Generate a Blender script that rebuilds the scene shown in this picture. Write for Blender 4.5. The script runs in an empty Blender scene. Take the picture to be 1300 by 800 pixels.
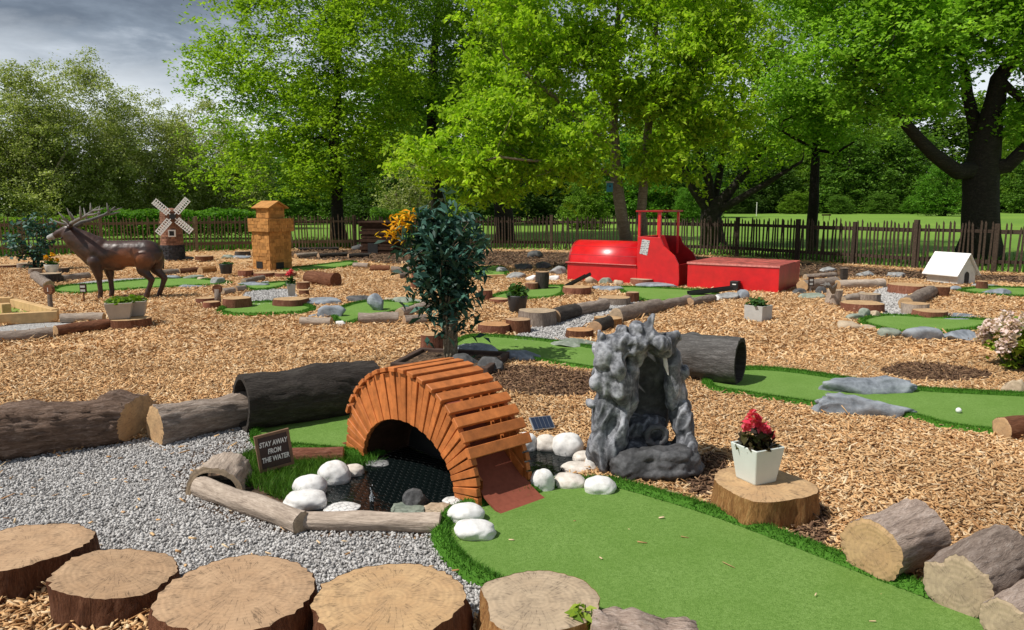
import bpy, bmesh, math, random
import numpy as np
from mathutils import Vector, Quaternion, Matrix, noise
random.seed(7); RNG = np.random.default_rng(11)
C = bpy.context.scene.collection
R = math.radians
# ------------------------------------------------------------------ camera
CAM_H, FPX, W, H = 1.65, 980.0, 1300.0, 800.0
PITCH = R(8.25); SP, CP = math.sin(PITCH), math.cos(PITCH)
cam = bpy.data.cameras.new('camera'); cam_o = bpy.data.objects.new('camera', cam); C.objects.link(cam_o)
cam.sensor_width = 36; cam.lens = 36 * FPX / W; cam.clip_start = .05; cam.clip_end = 3000
cam_o.location = (0, 0, CAM_H); cam_o.rotation_euler = (math.pi / 2 - PITCH, 0, 0)
bpy.context.scene.camera = cam_o

def G(px, py, z=0.0):
    "surveyed photo position -> world point at height z"
    u, v = (px - 650) / FPX, (py - 400) / FPX
    t = (CAM_H - z) / (SP + v * CP)
    return Vector((u * t, (CP - v * SP) * t, z))
def depth_of(p): return p[1] * CP + (CAM_H - p[2]) * SP
def P3(px, py, d):
    u, v = (px - 650) / FPX * d, (py - 400) / FPX * d
    return Vector((u, d * CP - v * SP, CAM_H - d * SP - v * CP))
def mpp(p): return depth_of(p) / FPX

# ------------------------------------------------------------------ materials
def new_mat(name):
    m = bpy.data.materials.new(name); m.use_nodes = True
    nt = m.node_tree; b = nt.nodes['Principled BSDF']
    return m, nt, b
def nd(nt, t, **kw):
    n = nt.nodes.new(t)
    for k, v in kw.items():
        if k.startswith('i_'): n.inputs[k[2:].replace('_', ' ')].default_value = v
        else: setattr(n, k, v)
    return n
def lk(nt, a, b): nt.links.new(a, b)
def coords(nt, kind='Object', scale=(1, 1, 1), loc=(0, 0, 0)):
    tc = nd(nt, 'ShaderNodeTexCoord'); mp = nd(nt, 'ShaderNodeMapping')
    mp.inputs['Scale'].default_value = scale; mp.inputs['Location'].default_value = loc
    lk(nt, tc.outputs[kind], mp.inputs['Vector']); return mp.outputs['Vector']
def noise_n(nt, vec, scale, detail=4, rough=.55, dist=0):
    n = nd(nt, 'ShaderNodeTexNoise'); n.inputs['Scale'].default_value = scale
    n.inputs['Detail'].default_value = detail; n.inputs['Roughness'].default_value = rough
    n.inputs['Distortion'].default_value = dist
    lk(nt, vec, n.inputs['Vector']); return n.outputs['Fac']
def ramp(nt, fac, stops):
    r = nd(nt, 'ShaderNodeValToRGB'); e = r.color_ramp.elements
    while len(e) < len(stops): e.new(.5)
    for i, (p, c) in enumerate(stops):
        e[i].position = p; e[i].color = (*c, 1) if len(c) == 3 else c
    lk(nt, fac, r.inputs['Fac']); return r.outputs['Color']
def mixc(nt, fac, a, b, mode='MIX'):
    m = nd(nt, 'ShaderNodeMix', data_type='RGBA', blend_type=mode)
    for s, v in ((m.inputs[0], fac), (m.inputs[6], a), (m.inputs[7], b)):
        if hasattr(v, 'is_linked'): lk(nt, v, s)
        elif isinstance(v, (int, float)): s.default_value = v
        else: s.default_value = (*v, 1)
    return m.outputs[2]
def math_n(nt, op, a, b=0.0):
    m = nd(nt, 'ShaderNodeMath', operation=op)
    for s, v in ((m.inputs[0], a), (m.inputs[1], b)):
        if hasattr(v, 'is_linked'): lk(nt, v, s)
        else: s.default_value = v
    return m.outputs[0]
def bump(nt, bsdf, h, strength=.5, dist=.02):
    b = nd(nt, 'ShaderNodeBump'); b.inputs['Strength'].default_value = strength; b.inputs['Distance'].default_value = dist
    lk(nt, h, b.inputs['Height']); lk(nt, b.outputs['Normal'], bsdf.inputs['Normal'])
def island(nt): return nd(nt, 'ShaderNodeNewGeometry').outputs['Random Per Island']

def bark_mat(name, dark, mid, light, scale=1.0, bstr=.9, rough=.9):
    m, nt, b = new_mat(name)
    v = coords(nt, 'Object', (2.2, 12, 12)); v2 = coords(nt, 'Object', (1, 1, 1))
    a = noise_n(nt, v, 3.2 * scale, 8, .65, .6); c = noise_n(nt, v2, 9 * scale, 6, .6)
    f = noise_n(nt, v, 14 * scale, 4, .7)
    s = math_n(nt, 'ADD', math_n(nt, 'MULTIPLY', a, .6), math_n(nt, 'MULTIPLY', f, .4))
    col = ramp(nt, s, [(.34, dark), (.5, mid), (.66, light)])
    oi = nd(nt, 'ShaderNodeObjectInfo')
    col2 = mixc(nt, math_n(nt, 'MULTIPLY', c, .55), col, mid)
    hs = nd(nt, 'ShaderNodeHueSaturation'); lk(nt, col2, hs.inputs['Color'])
    lk(nt, math_n(nt, 'ADD', math_n(nt, 'MULTIPLY', oi.outputs['Random'], .5), .75), hs.inputs['Value'])
    lk(nt, hs.outputs['Color'], b.inputs['Base Color']); b.inputs['Roughness'].default_value = rough
    b.inputs['Specular IOR Level'].default_value = .2
    bump(nt, b, s, bstr, .03); return m
def cut_mat(name, a, bcol, c, ringscale=14):
    "sawn end grain: growth rings round the local X axis, drying cracks and grey weathering"
    m, nt, b = new_mat(name); tc = nd(nt, 'ShaderNodeTexCoord')
    w = nd(nt, 'ShaderNodeTexWave', wave_type='RINGS', rings_direction='X'); w.inputs['Scale'].default_value = ringscale
    w.inputs['Distortion'].default_value = 3.0; w.inputs['Detail'].default_value = 3; w.inputs['Detail Scale'].default_value = 1.4
    lk(nt, tc.outputs['Object'], w.inputs['Vector'])
    n1 = noise_n(nt, tc.outputs['Object'], 6, 6, .6); n2 = noise_n(nt, coords(nt, 'Object', (1, 1, 1), (3, 1, 7)), 17, 6, .65)
    base = mixc(nt, ramp(nt, n1, [(.36, (0, 0, 0)), (.64, (1, 1, 1))]), a, bcol)
    base = mixc(nt, math_n(nt, 'MULTIPLY', w.outputs['Fac'], .28), base, c)
    base = mixc(nt, ramp(nt, n2, [(.44, (0, 0, 0)), (.70, (.85, .85, .85))]), base, c)
    sx = nd(nt, 'ShaderNodeSeparateXYZ'); lk(nt, tc.outputs['Object'], sx.inputs[0])
    ang = math_n(nt, 'ARCTAN2', sx.outputs['Y'], sx.outputs['Z'])
    rad = math_n(nt, 'SQRT', math_n(nt, 'ADD', math_n(nt, 'POWER', sx.outputs['Y'], 2), math_n(nt, 'POWER', sx.outputs['Z'], 2)))
    cx = nd(nt, 'ShaderNodeCombineXYZ'); lk(nt, math_n(nt, 'MULTIPLY', ang, 2.2), cx.inputs[0]); lk(nt, math_n(nt, 'MULTIPLY', rad, 1.5), cx.inputs[1])
    cn = noise_n(nt, cx.outputs[0], 3.1, 3, .6)
    crack = ramp(nt, math_n(nt, 'ABSOLUTE', math_n(nt, 'SUBTRACT', cn, .5)), [(0, (1, 1, 1)), (.02, (0, 0, 0))])
    crack = math_n(nt, 'MULTIPLY', crack, ramp(nt, n2, [(.42, (0, 0, 0)), (.6, (1, 1, 1))]))
    base = mixc(nt, math_n(nt, 'MULTIPLY', crack, .8), base, tuple(x * .18 for x in c))
    saw = noise_n(nt, coords(nt, 'Object', (1, 40, 3)), 5, 3)
    base = mixc(nt, math_n(nt, 'MULTIPLY', saw, .35), base, tuple(x * .6 for x in a))
    lk(nt, base, b.inputs['Base Color']); b.inputs['Roughness'].default_value = .85
    b.inputs['Specular IOR Level'].default_value = .2
    bump(nt, b, math_n(nt, 'ADD', math_n(nt, 'MULTIPLY', w.outputs['Fac'], .25), math_n(nt, 'ADD', saw, math_n(nt, 'MULTIPLY', crack, -2.))), .35, .008); return m
def rock_mat(name, dark, mid, light, scale=1.0, bstr=.6):
    m, nt, b = new_mat(name); v = coords(nt)
    a = noise_n(nt, v, 5 * scale, 8, .6, .4); c = noise_n(nt, v, 30 * scale, 6, .7)
    s = math_n(nt, 'ADD', math_n(nt, 'MULTIPLY', a, .65), math_n(nt, 'MULTIPLY', c, .35))
    col = ramp(nt, s, [(.36, dark), (.5, mid), (.64, light)])
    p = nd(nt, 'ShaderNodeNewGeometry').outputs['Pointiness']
    col = mixc(nt, ramp(nt, p, [(.42, (1, 1, 1)), (.495, (0, 0, 0))]), col, tuple(x * .45 for x in dark))  # shade of the recesses painted into the colour
    col = mixc(nt, ramp(nt, p, [(.51, (0, 0, 0)), (.6, (.8, .8, .8))]), col, light)  # raised edges lightened: dry-brushed paint and painted highlights
    lk(nt, col, b.inputs['Base Color']); b.inputs['Roughness'].default_value = .8
    bump(nt, b, s, bstr, .02); return m
def plain(name, col, rough=.6, var=.15, scale=8, spec=.4, metal=0, bstr=.1, isl=0):
    m, nt, b = new_mat(name); v = coords(nt)
    n = noise_n(nt, v, scale, 6, .6)
    cc = ramp(nt, n, [(.3, tuple(x * (1 - var) for x in col)), (.7, tuple(min(1, x * (1 + var)) for x in col))])
    if isl:
        oi = nd(nt, 'ShaderNodeObjectInfo').outputs['Random']; rn = math_n(nt, 'FRACT', math_n(nt, 'ADD', island(nt), oi))
        hs = nd(nt, 'ShaderNodeHueSaturation'); lk(nt, cc, hs.inputs['Color']); lk(nt, math_n(nt, 'ADD', math_n(nt, 'MULTIPLY', rn, isl * 1.2), 1 - isl * .6), hs.inputs['Value']); cc = hs.outputs['Color']
    lk(nt, cc, b.inputs['Base Color'])
    b.inputs['Roughness'].default_value = rough; b.inputs['Specular IOR Level'].default_value = spec; b.inputs['Metallic'].default_value = metal
    if bstr: bump(nt, b, n, bstr, .01)
    return m
def _unused(): pass
def leaf_mat(name, stops, trans=.4, rough=.55, big=.25, spec=.15):
    m, nt, b = new_mat(name)
    col = ramp(nt, island(nt), stops)
    g = noise_n(nt, coords(nt, 'Object'), big * 2.2, 3, .6)
    col = mixc(nt, ramp(nt, g, [(.35, (.4, .4, .4)), (.65, (0, 0, 0))]), col, tuple(x * .6 for x in stops[0][1]))
    lk(nt, col, b.inputs['Base Color']); b.inputs['Roughness'].default_value = rough; b.inputs['Specular IOR Level'].default_value = spec
    if trans:
        t = nd(nt, 'ShaderNodeBsdfTranslucent'); lk(nt, mixc(nt, 1.0, col, (1.0, 1.1, .5), 'MULTIPLY'), t.inputs['Color'])
        mx = nd(nt, 'ShaderNodeMixShader'); mx.inputs[0].default_value = trans
        lk(nt, b.outputs[0], mx.inputs[1]); lk(nt, t.outputs[0], mx.inputs[2])
        lk(nt, mx.outputs[0], nt.nodes['Material Output'].inputs['Surface'])
    return m
def chips_mat(name, stops, patch=.35):
    m, nt, b = new_mat(name)
    col = ramp(nt, island(nt), stops)
    g = noise_n(nt, coords(nt, 'Object'), .9, 4, .6)
    col = mixc(nt, ramp(nt, g, [(.38, (patch,) * 3), (.6, (0, 0, 0))]), col, tuple(x * .45 for x in stops[1][1]))
    v = noise_n(nt, coords(nt, 'Object', (1, 1, 1)), 120, 3, .6)
    col = mixc(nt, math_n(nt, 'MULTIPLY', v, .3), col, tuple(x * .7 for x in stops[0][1]))
    lk(nt, col, b.inputs['Base Color']); b.inputs['Roughness'].default_value = .85; b.inputs['Specular IOR Level'].default_value = .2
    return m
def sheet_mat(name, stops, scale, bstr=.8, dist=.02, big=None, voro=True):
    m, nt, b = new_mat(name); v = coords(nt)
    if voro:
        vo = nd(nt, 'ShaderNodeTexVoronoi'); vo.inputs['Scale'].default_value = scale; lk(nt, v, vo.inputs['Vector'])
        sep = nd(nt, 'ShaderNodeSeparateColor'); lk(nt, vo.outputs['Color'], sep.inputs[0]); f = sep.outputs[0]; h = vo.outputs['Distance']
    else: f = noise_n(nt, v, scale, 8, .7); h = f
    col = ramp(nt, f, stops)
    if big:
        g = noise_n(nt, v, big[0], 5, .6); col = mixc(nt, ramp(nt, g, [(.38, (big[2],) * 3), (.62, (0, 0, 0))]), col, big[1])
    lk(nt, col, b.inputs['Base Color']); b.inputs['Roughness'].default_value = .9; b.inputs['Specular IOR Level'].default_value = .15
    bump(nt, b, h, bstr, dist); return m

M = {}
M['bark_brown'] = bark_mat('brown bark', (.035, .014, .008), (.15, .06, .03), (.30, .15, .085))
M['bark_grey'] = bark_mat('weathered bark', (.07, .052, .04), (.26, .205, .165), (.50, .43, .37))
M['bark_dark'] = bark_mat('dark bark', (.014, .011, .009), (.05, .042, .036), (.12, .105, .09))
M['bark_pale'] = bark_mat('pale stripped wood', (.12, .09, .07), (.36, .29, .23), (.58, .49, .40), 1, .5)
M['bark_red'] = bark_mat('reddish bark', (.07, .025, .014), (.22, .085, .05), (.38, .19, .13))
M['bark_gold'] = bark_mat('golden brown bark', (.06, .025, .01), (.27, .13, .045), (.46, .29, .12))
M['trunk_dark'] = bark_mat('dark tree bark', (.006, .005, .004), (.022, .018, .014), (.06, .05, .04), .6)
M['trunk_grey'] = bark_mat('grey mottled tree bark', (.07, .055, .035), (.21, .175, .12), (.38, .34, .25), .6)
M['cut_tan'] = cut_mat('tan sawn wood', (.58, .385, .20), (.49, .30, .15), (.37, .24, .135))
M['cut_brown'] = cut_mat('brown sawn wood', (.52, .345, .205), (.44, .275, .155), (.33, .215, .13))
M['cut_orange'] = cut_mat('fresh orange sawn wood', (.58, .32, .15), (.50, .25, .10), (.36, .19, .09))
M['cut_grey'] = cut_mat('grey weathered sawn wood', (.52, .40, .27), (.43, .32, .21), (.30, .23, .16))
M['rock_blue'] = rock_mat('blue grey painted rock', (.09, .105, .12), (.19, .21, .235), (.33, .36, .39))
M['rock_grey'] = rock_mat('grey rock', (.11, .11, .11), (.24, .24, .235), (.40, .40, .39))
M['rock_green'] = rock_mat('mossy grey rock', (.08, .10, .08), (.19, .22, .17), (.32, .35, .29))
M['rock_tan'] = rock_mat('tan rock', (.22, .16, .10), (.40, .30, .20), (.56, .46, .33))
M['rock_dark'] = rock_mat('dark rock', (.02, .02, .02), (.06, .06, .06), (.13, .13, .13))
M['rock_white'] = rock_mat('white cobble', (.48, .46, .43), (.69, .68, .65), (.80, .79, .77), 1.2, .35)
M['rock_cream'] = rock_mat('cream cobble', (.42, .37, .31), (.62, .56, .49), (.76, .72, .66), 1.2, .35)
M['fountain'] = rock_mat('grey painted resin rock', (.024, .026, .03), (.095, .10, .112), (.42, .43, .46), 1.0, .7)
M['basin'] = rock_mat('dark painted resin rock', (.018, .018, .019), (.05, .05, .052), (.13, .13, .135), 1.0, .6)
M['bark_umber'] = bark_mat('umber ridged bark', (.04, .025, .018), (.19, .125, .09), (.42, .32, .26))
M['bark_warm'] = bark_mat('warm grey ridged bark', (.10, .07, .055), (.34, .26, .21), (.60, .50, .43))
M['bark_slate'] = bark_mat('dark slate bark', (.022, .02, .018), (.075, .07, .065), (.20, .19, .18), 1, .6, .6)
M['leaf_mid'] = leaf_mat('mid green leaves', [(0, (.17, .29, .018)), (.5, (.31, .49, .03)), (1, (.47, .64, .06))], .55)
M['leaf_dark'] = leaf_mat('dark green leaves', [(0, (.09, .17, .016)), (.5, (.17, .31, .028)), (1, (.28, .43, .05))], .48)
M['leaf_lime'] = leaf_mat('lime green leaves', [(0, (.21, .39, .018)), (.5, (.38, .58, .026)), (1, (.56, .73, .08))], .55)
M['leaf_oak'] = leaf_mat('fresh green oak leaves', [(0, (.17, .34, .03)), (.5, (.30, .54, .05)), (1, (.45, .70, .10))], .55)
M['leaf_willow'] = leaf_mat('grey green willow leaves', [(0, (.17, .22, .04)), (.45, (.38, .44, .11)), (.8, (.53, .57, .21)), (1, (.80, .78, .58))], .4)
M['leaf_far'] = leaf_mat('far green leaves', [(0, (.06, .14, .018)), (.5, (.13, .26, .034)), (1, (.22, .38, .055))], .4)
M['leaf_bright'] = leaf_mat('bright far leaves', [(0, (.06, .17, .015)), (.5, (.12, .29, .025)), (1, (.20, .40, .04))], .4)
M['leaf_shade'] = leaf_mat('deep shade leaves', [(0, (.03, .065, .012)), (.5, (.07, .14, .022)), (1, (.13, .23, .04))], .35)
M['leaf_blue'] = leaf_mat('glossy blue green leaves', [(0, (.012, .05, .032)), (.5, (.032, .10, .07)), (1, (.085, .20, .15))], .1, .5, 1, .3)
M['leaf_pot'] = leaf_mat('pot plant leaves', [(0, (.03, .08, .02)), (.5, (.06, .15, .03)), (1, (.13, .24, .06))], .3)
M['leaf_bronze'] = leaf_mat('bronze begonia leaves', [(0, (.03, .02, .012)), (.6, (.07, .05, .02)), (1, (.10, .12, .03))], .3)
M['petal_red'] = leaf_mat('red petals', [(0, (.80, .03, .09)), (1, (.92, .22, .28))], .4, .5, 1)
M['petal_pink'] = leaf_mat('pale pink petals', [(0, (.80, .58, .54)), (1, (.92, .82, .78))], .3, .5, 1)
M['petal_yellow'] = leaf_mat('orange yellow petals', [(0, (.75, .30, .01)), (1, (.85, .55, .02))], .3, .5, 1)
M['leaf_rhodo'] = leaf_mat('yellow green shrub leaves', [(0, (.12, .22, .02)), (.5, (.30, .44, .04)), (1, (.52, .62, .10))], .4)
M['grass_blade'] = leaf_mat('grass blades', [(0, (.035, .10, .012)), (.5, (.08, .20, .02)), (1, (.15, .30, .035))], .35, .6)
M['turf'] = leaf_mat('artificial turf', [(0, (.19, .28, .055)), (.5, (.245, .345, .075)), (1, (.30, .405, .10))], .15, .8, .25, .1)
m, nt, b = new_mat('short artificial turf'); v = coords(nt)
n1 = noise_n(nt, v, 230, 2, .8); n2 = noise_n(nt, v, 2.2, 5, .65); n3 = noise_n(nt, coords(nt, 'Object', (1, 1, 1), (5, 5, 5)), 70, 4, .75)
s = math_n(nt, 'ADD', math_n(nt, 'MULTIPLY', n1, .6), math_n(nt, 'MULTIPLY', n3, .4))
c = ramp(nt, s, [(.36, (.07, .15, .026)), (.5, (.172, .30, .064)), (.64, (.29, .43, .135))])
c = mixc(nt, ramp(nt, n2, [(.36, (.5, .5, .5)), (.64, (0, 0, 0))]), c, (.115, .23, .036))
lk(nt, c, b.inputs['Base Color']); b.inputs['Roughness'].default_value = .95; b.inputs['Specular IOR Level'].default_value = .08; bump(nt, b, s, .9, .012); M['turf_surface'] = m
M['turf_edge'] = leaf_mat('dark turf edging', [(0, (.035, .125, .012)), (.5, (.07, .20, .018)), (1, (.12, .29, .035))], .2, .7, .25, .1)
M['chips'] = chips_mat('wood chips', [(0, (.28, .13, .055)), (.10, (.50, .275, .115)), (.4, (.71, .43, .20)), (.8, (.80, .55, .29)), (1, (.85, .69, .46))])
M['chips_dark'] = chips_mat('dark mulch and painted shade', [(0, (.07, .04, .025)), (.3, (.15, .085, .05)), (.7, (.26, .15, .085)), (1, (.42, .27, .15))])
M['gravel'] = chips_mat('pale gravel', [(0, (.17, .16, .155)), (.15, (.34, .325, .31)), (.6, (.53, .51, .49)), (1, (.72, .70, .67))], .15)
M['chip_sheet'] = sheet_mat('wood chip ground', [(0, (.30, .155, .07)), (.4, (.52, .31, .145)), (.8, (.66, .43, .22)), (1, (.72, .52, .30))], 55, .6, .015, (1.1, (.30, .17, .085), .4))
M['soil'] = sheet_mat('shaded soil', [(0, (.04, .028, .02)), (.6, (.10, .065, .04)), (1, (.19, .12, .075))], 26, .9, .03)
M['gravel_sheet'] = sheet_mat('gravel bed', [(0, (.22, .21, .20)), (.5, (.42, .41, .39)), (1, (.6, .58, .56))], 60, .9, .02)
M['grass_sheet'] = sheet_mat('meadow grass', [(.25, (.09, .18, .022)), (.5, (.17, .29, .038)), (.75, (.26, .39, .075))], 6, .6, .05, (.05, (.10, .20, .03), .6), False)
M['fence'] = bark_mat('weathered shade darkened fence wood', (.018, .012, .009), (.055, .038, .026), (.13, .095, .065), 1, .4)  # wood colour darkened to stand in for tree shadow on this fence
M['fence_pale'] = bark_mat('paler fence wood', (.06, .042, .028), (.15, .11, .07), (.28, .215, .145), 1, .4)
M['slat'] = plain('orange stained timber', (.47, .15, .04), .55, .3, 14, .3, 0, .15, .3)
M['ramp'] = plain('red brown ramp felt', (.23, .068, .042), .9, .12, 30, .1)
M['red'] = plain('glossy red paint', (.60, .006, .010), .36, .16, 5, .8, 0, .06)
M['red_dark'] = plain('worn and shaded dark red paint', (.28, .006, .008), .4, .3, 6, .4, 0, .08)
M['red_edge'] = plain('worn pink paint edge', (.62, .22, .19), .6, .3, 20)
M['deck_red'] = plain('worn reddish deck boards', (.36, .075, .06), .7, .6, 5)
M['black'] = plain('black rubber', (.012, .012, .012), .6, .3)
M['white'] = plain('white paint', (.78, .77, .75), .55, .06, 12)
M['offwhite'] = plain('off white paint', (.62, .60, .55), .6, .12, 12)
M['shingle'] = plain('tan cedar shingles', (.42, .20, .06), .8, .25, 9, .2, 0, .3, .4)
M['timber'] = plain('sandy sawn timber', (.55, .36, .17), .8, .2, 9, .2, 0, .2)
M['brick'] = plain('small brown bricks', (.23, .115, .075), .85, .25, 20, .2, 0, .3, .6)
M['blackbrick'] = plain('black stone blocks', (.03, .03, .034), .7, .4, 20, .3, 0, .3, .7)
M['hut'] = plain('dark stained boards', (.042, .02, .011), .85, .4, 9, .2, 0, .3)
M['plank_dark'] = plain('dark planter boards', (.07, .045, .035), .8, .4, 8, .2, 0, .3)
M['pot_white'] = plain('pale green grey ceramic pot', (.60, .64, .59), .45, .05, 6)
M['pot_grey'] = plain('grey pot', (.44, .43, .40), .6, .1, 8)
M['pot_beige'] = plain('beige grey plastic planter', (.42, .37, .31), .7, .1, 8)
M['pot_black'] = plain('black pot', (.035, .035, .038), .5, .2, 8)
M['metal_dark'] = plain('dark panel glass', (.02, .03, .055), .12, .2, 4, .5)
M['metal'] = plain('grey metal frame', (.30, .31, .32), .4, .1, 6, .5, .6)
M['blue'] = plain('blue painted box', (.03, .22, .35), .6, .2)
M['ball'] = plain('white ball', (.8, .8, .8), .3, .02)
M['net'] = plain('black pond net', (.17, .18, .18), .5, .2)
M['sign_brown'] = plain('dark brown sign board', (.055, .030, .024), .6, .25, 10)
M['sign_frame'] = plain('brown wooden sign frame', (.21, .12, .07), .7, .3, 15)
M['letter'] = plain('cream lettering', (.85, .82, .76), .6, .05)
M['number'] = plain('white lettering', (.7, .7, .68), .6, .05)
M['antler'] = rock_mat('grey antler paint', (.012, .010, .009), (.04, .034, .03), (.20, .185, .165), 2, .4)
# water
m, nt, b = new_mat('dark pond water'); b.inputs['Base Color'].default_value = (.004, .007, .007, 1); b.inputs['Roughness'].default_value = .12
b.inputs['Specular IOR Level'].default_value = .16; bump(nt, b, noise_n(nt, coords(nt), 14, 3), .25, .02); M['water'] = m
m, nt, b = new_mat('splashing water'); b.inputs['Base Color'].default_value = (.8, .85, .88, 1); b.inputs['Roughness'].default_value = .05
b.inputs['Transmission Weight'].default_value = .6; M['jet'] = m
# deer paint: dark brown with a lighter chestnut flank
m, nt, b = new_mat('painted deer coat'); v = coords(nt); sx = nd(nt, 'ShaderNodeSeparateXYZ'); lk(nt, v, sx.inputs[0])
n = noise_n(nt, v, 6, 6, .6, .4)
dx = math_n(nt, 'POWER', math_n(nt, 'DIVIDE', math_n(nt, 'SUBTRACT', sx.outputs['X'], .18), .42), 2)
dz = math_n(nt, 'POWER', math_n(nt, 'DIVIDE', math_n(nt, 'SUBTRACT', sx.outputs['Z'], .70), .19), 2)
mk = math_n(nt, 'SUBTRACT', 1.25, math_n(nt, 'ADD', dx, dz)); mk = math_n(nt, 'ADD', mk, math_n(nt, 'MULTIPLY', math_n(nt, 'SUBTRACT', n, .5), 1.4))
mk = nd(nt, 'ShaderNodeClamp'); 
m_in = math_n(nt, 'SUBTRACT', 1.1, math_n(nt, 'ADD', dx, dz)); lk(nt, math_n(nt, 'ADD', m_in, math_n(nt, 'MULTIPLY', math_n(nt, 'SUBTRACT', n, .5), 1.4)), mk.inputs[0])
c = mixc(nt, mk.outputs[0], ramp(nt, n, [(.3, (.018, .008, .006)), (.7, (.065, .028, .018))]), (.19, .062, .02))
lk(nt, c, b.inputs['Base Color']); b.inputs['Roughness'].default_value = .42; bump(nt, b, n, .25, .02); M['deer'] = m
# notice paper with lines of small print
m, nt, b = new_mat('printed notice paper'); v = coords(nt, 'Object', (1, 1, 1)); sx = nd(nt, 'ShaderNodeSeparateXYZ'); lk(nt, v, sx.inputs[0])
ln = math_n(nt, 'GREATER_THAN', math_n(nt, 'FRACT', math_n(nt, 'MULTIPLY', sx.outputs['Z'], 28)), .55)
wd = math_n(nt, 'GREATER_THAN', noise_n(nt, coords(nt, 'Object', (60, 60, 28)), 1, 1), .47)
lk(nt, mixc(nt, math_n(nt, 'MULTIPLY', ln, wd), (.55, .55, .54), (.14, .14, .16)), b.inputs['Base Color']); M['notice'] = m

# ------------------------------------------------------------------ mesh helpers
def link(name, me, mats, parent=None, smooth=False):
    o = bpy.data.objects.new(name, me); C.objects.link(o)
    for mm in (mats if isinstance(mats, (list, tuple)) else [mats]): me.materials.append(M[mm] if isinstance(mm, str) else mm)
    if smooth: me.polygons.foreach_set('use_smooth', np.ones(len(me.polygons), bool))
    if parent is not None: o.parent = parent
    return o
def tag(o, label=None, cat=None, group=None, kind=None):
    if label: o['label'] = label
    if cat: o['category'] = cat
    if group: o['group'] = group
    if kind: o['kind'] = kind
    return o
def thing(name, label, cat, loc=(0, 0, 0), rotz=0, group=None, quat=None):
    o = bpy.data.objects.new(name, None); C.objects.link(o); o.empty_display_size = .1; o.location = loc
    if quat is not None: o.rotation_mode = 'QUATERNION'; o.rotation_quaternion = quat
    else: o.rotation_euler = (0, 0, rotz)
    return tag(o, label, cat, group)
def bulk(name, V, k, mat, parent=None, smooth=False):
    V = np.asarray(V, np.float32).reshape(-1, 3); n = len(V) // k
    me = bpy.data.meshes.new(name); me.vertices.add(n * k); me.vertices.foreach_set('co', V.ravel())
    me.loops.add(n * k); me.loops.foreach_set('vertex_index', np.arange(n * k, dtype=np.int32))
    me.polygons.add(n); me.polygons.foreach_set('loop_start', np.arange(0, n * k, k, dtype=np.int32))
    me.update(calc_edges=True); return link(name, me, mat, parent, smooth)
def bulk_faces(name, V, F, mat, parent=None, smooth=False):
    "V (n,3), F (m,k) all faces of equal size"
    V = np.asarray(V, np.float32); F = np.asarray(F, np.int32); k = F.shape[1]
    me = bpy.data.meshes.new(name); me.vertices.add(len(V)); me.vertices.foreach_set('co', V.ravel())
    me.loops.add(F.size); me.loops.foreach_set('vertex_index', F.ravel())
    me.polygons.add(len(F)); me.polygons.foreach_set('loop_start', np.arange(0, F.size, k, dtype=np.int32))
    me.update(calc_edges=True); return link(name, me, mat, parent, smooth)
class MB:
    def __init__(s): s.v = []; s.f = []
    def add(s, vs, fs):
        b = len(s.v); s.v += [tuple(p) for p in vs]; s.f += [tuple(b + i for i in f) for f in fs]; return s
    def box(s, lo, hi, bev=0, mat=None):
        x0, y0, z0 = lo; x1, y1, z1 = hi
        vs = [(x0, y0, z0), (x1, y0, z0), (x1, y1, z0), (x0, y1, z0), (x0, y0, z1), (x1, y0, z1), (x1, y1, z1), (x0, y1, z1)]
        if mat is not None: vs = [mat @ Vector(p) for p in vs]
        return s.add(vs, [(3, 2, 1, 0), (4, 5, 6, 7), (0, 1, 5, 4), (1, 2, 6, 5), (2, 3, 7, 6), (3, 0, 4, 7)])
    def prism(s, poly, y0, y1, mat=None):
        "polygon in the XZ plane extruded along Y"
        n = len(poly); vs = [Vector((p[0], y0, p[1])) for p in poly] + [Vector((p[0], y1, p[1])) for p in poly]
        if mat is not None: vs = [mat @ p for p in vs]
        return s.add(vs, [tuple(range(n)), tuple(range(2 * n - 1, n - 1, -1))] + [(i + n, (i + 1) % n + n, (i + 1) % n, i) for i in range(n)])
    def tube(s, pts, rad, n=8, cap=True):
        pts = [Vector(p) for p in pts]; rad = rad if hasattr(rad, '__len__') else [rad] * len(pts)
        t0 = (pts[1] - pts[0]).normalized(); up = Vector((0, 0, 1)) if abs(t0.z) < .9 else Vector((1, 0, 0))
        a = t0.cross(up).normalized(); vs = []; fs = []
        for i, p in enumerate(pts):
            t = (pts[min(i + 1, len(pts) - 1)] - pts[max(i - 1, 0)])
            t = t.normalized() if t.length > 1e-9 else t0
            a = (a - t * a.dot(t)); a = a.normalized() if a.length > 1e-6 else t.orthogonal().normalized(); b = t.cross(a)
            for k in range(n):
                w = 2 * math.pi * k / n; vs.append(p + (a * math.cos(w) + b * math.sin(w)) * rad[i])
        for i in range(len(pts) - 1):
            for k in range(n):
                k2 = (k + 1) % n; fs.append((i * n + k, i * n + k2, (i + 1) * n + k2, (i + 1) * n + k))
        if cap: fs += [tuple(range(n - 1, -1, -1)), tuple((len(pts) - 1) * n + k for k in range(n))]
        return s.add(vs, fs)
    def build(s, name, mats, parent=None, smooth=False, bevel=0):
        me = bpy.data.meshes.new(name); me.from_pydata(s.v, [], s.f)
        if bevel:
            bm = bmesh.new(); bm.from_mesh(me); bmesh.ops.bevel(bm, geom=bm.edges[:], offset=bevel, segments=1, affect='EDGES', clamp_overlap=True); bm.to_mesh(me); bm.free()
        me.update(); return link(name, me, mats, parent, smooth)
def fbm(p, s, o=4): return noise.fractal(Vector(p) * s, .9, 2.0, o)
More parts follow.
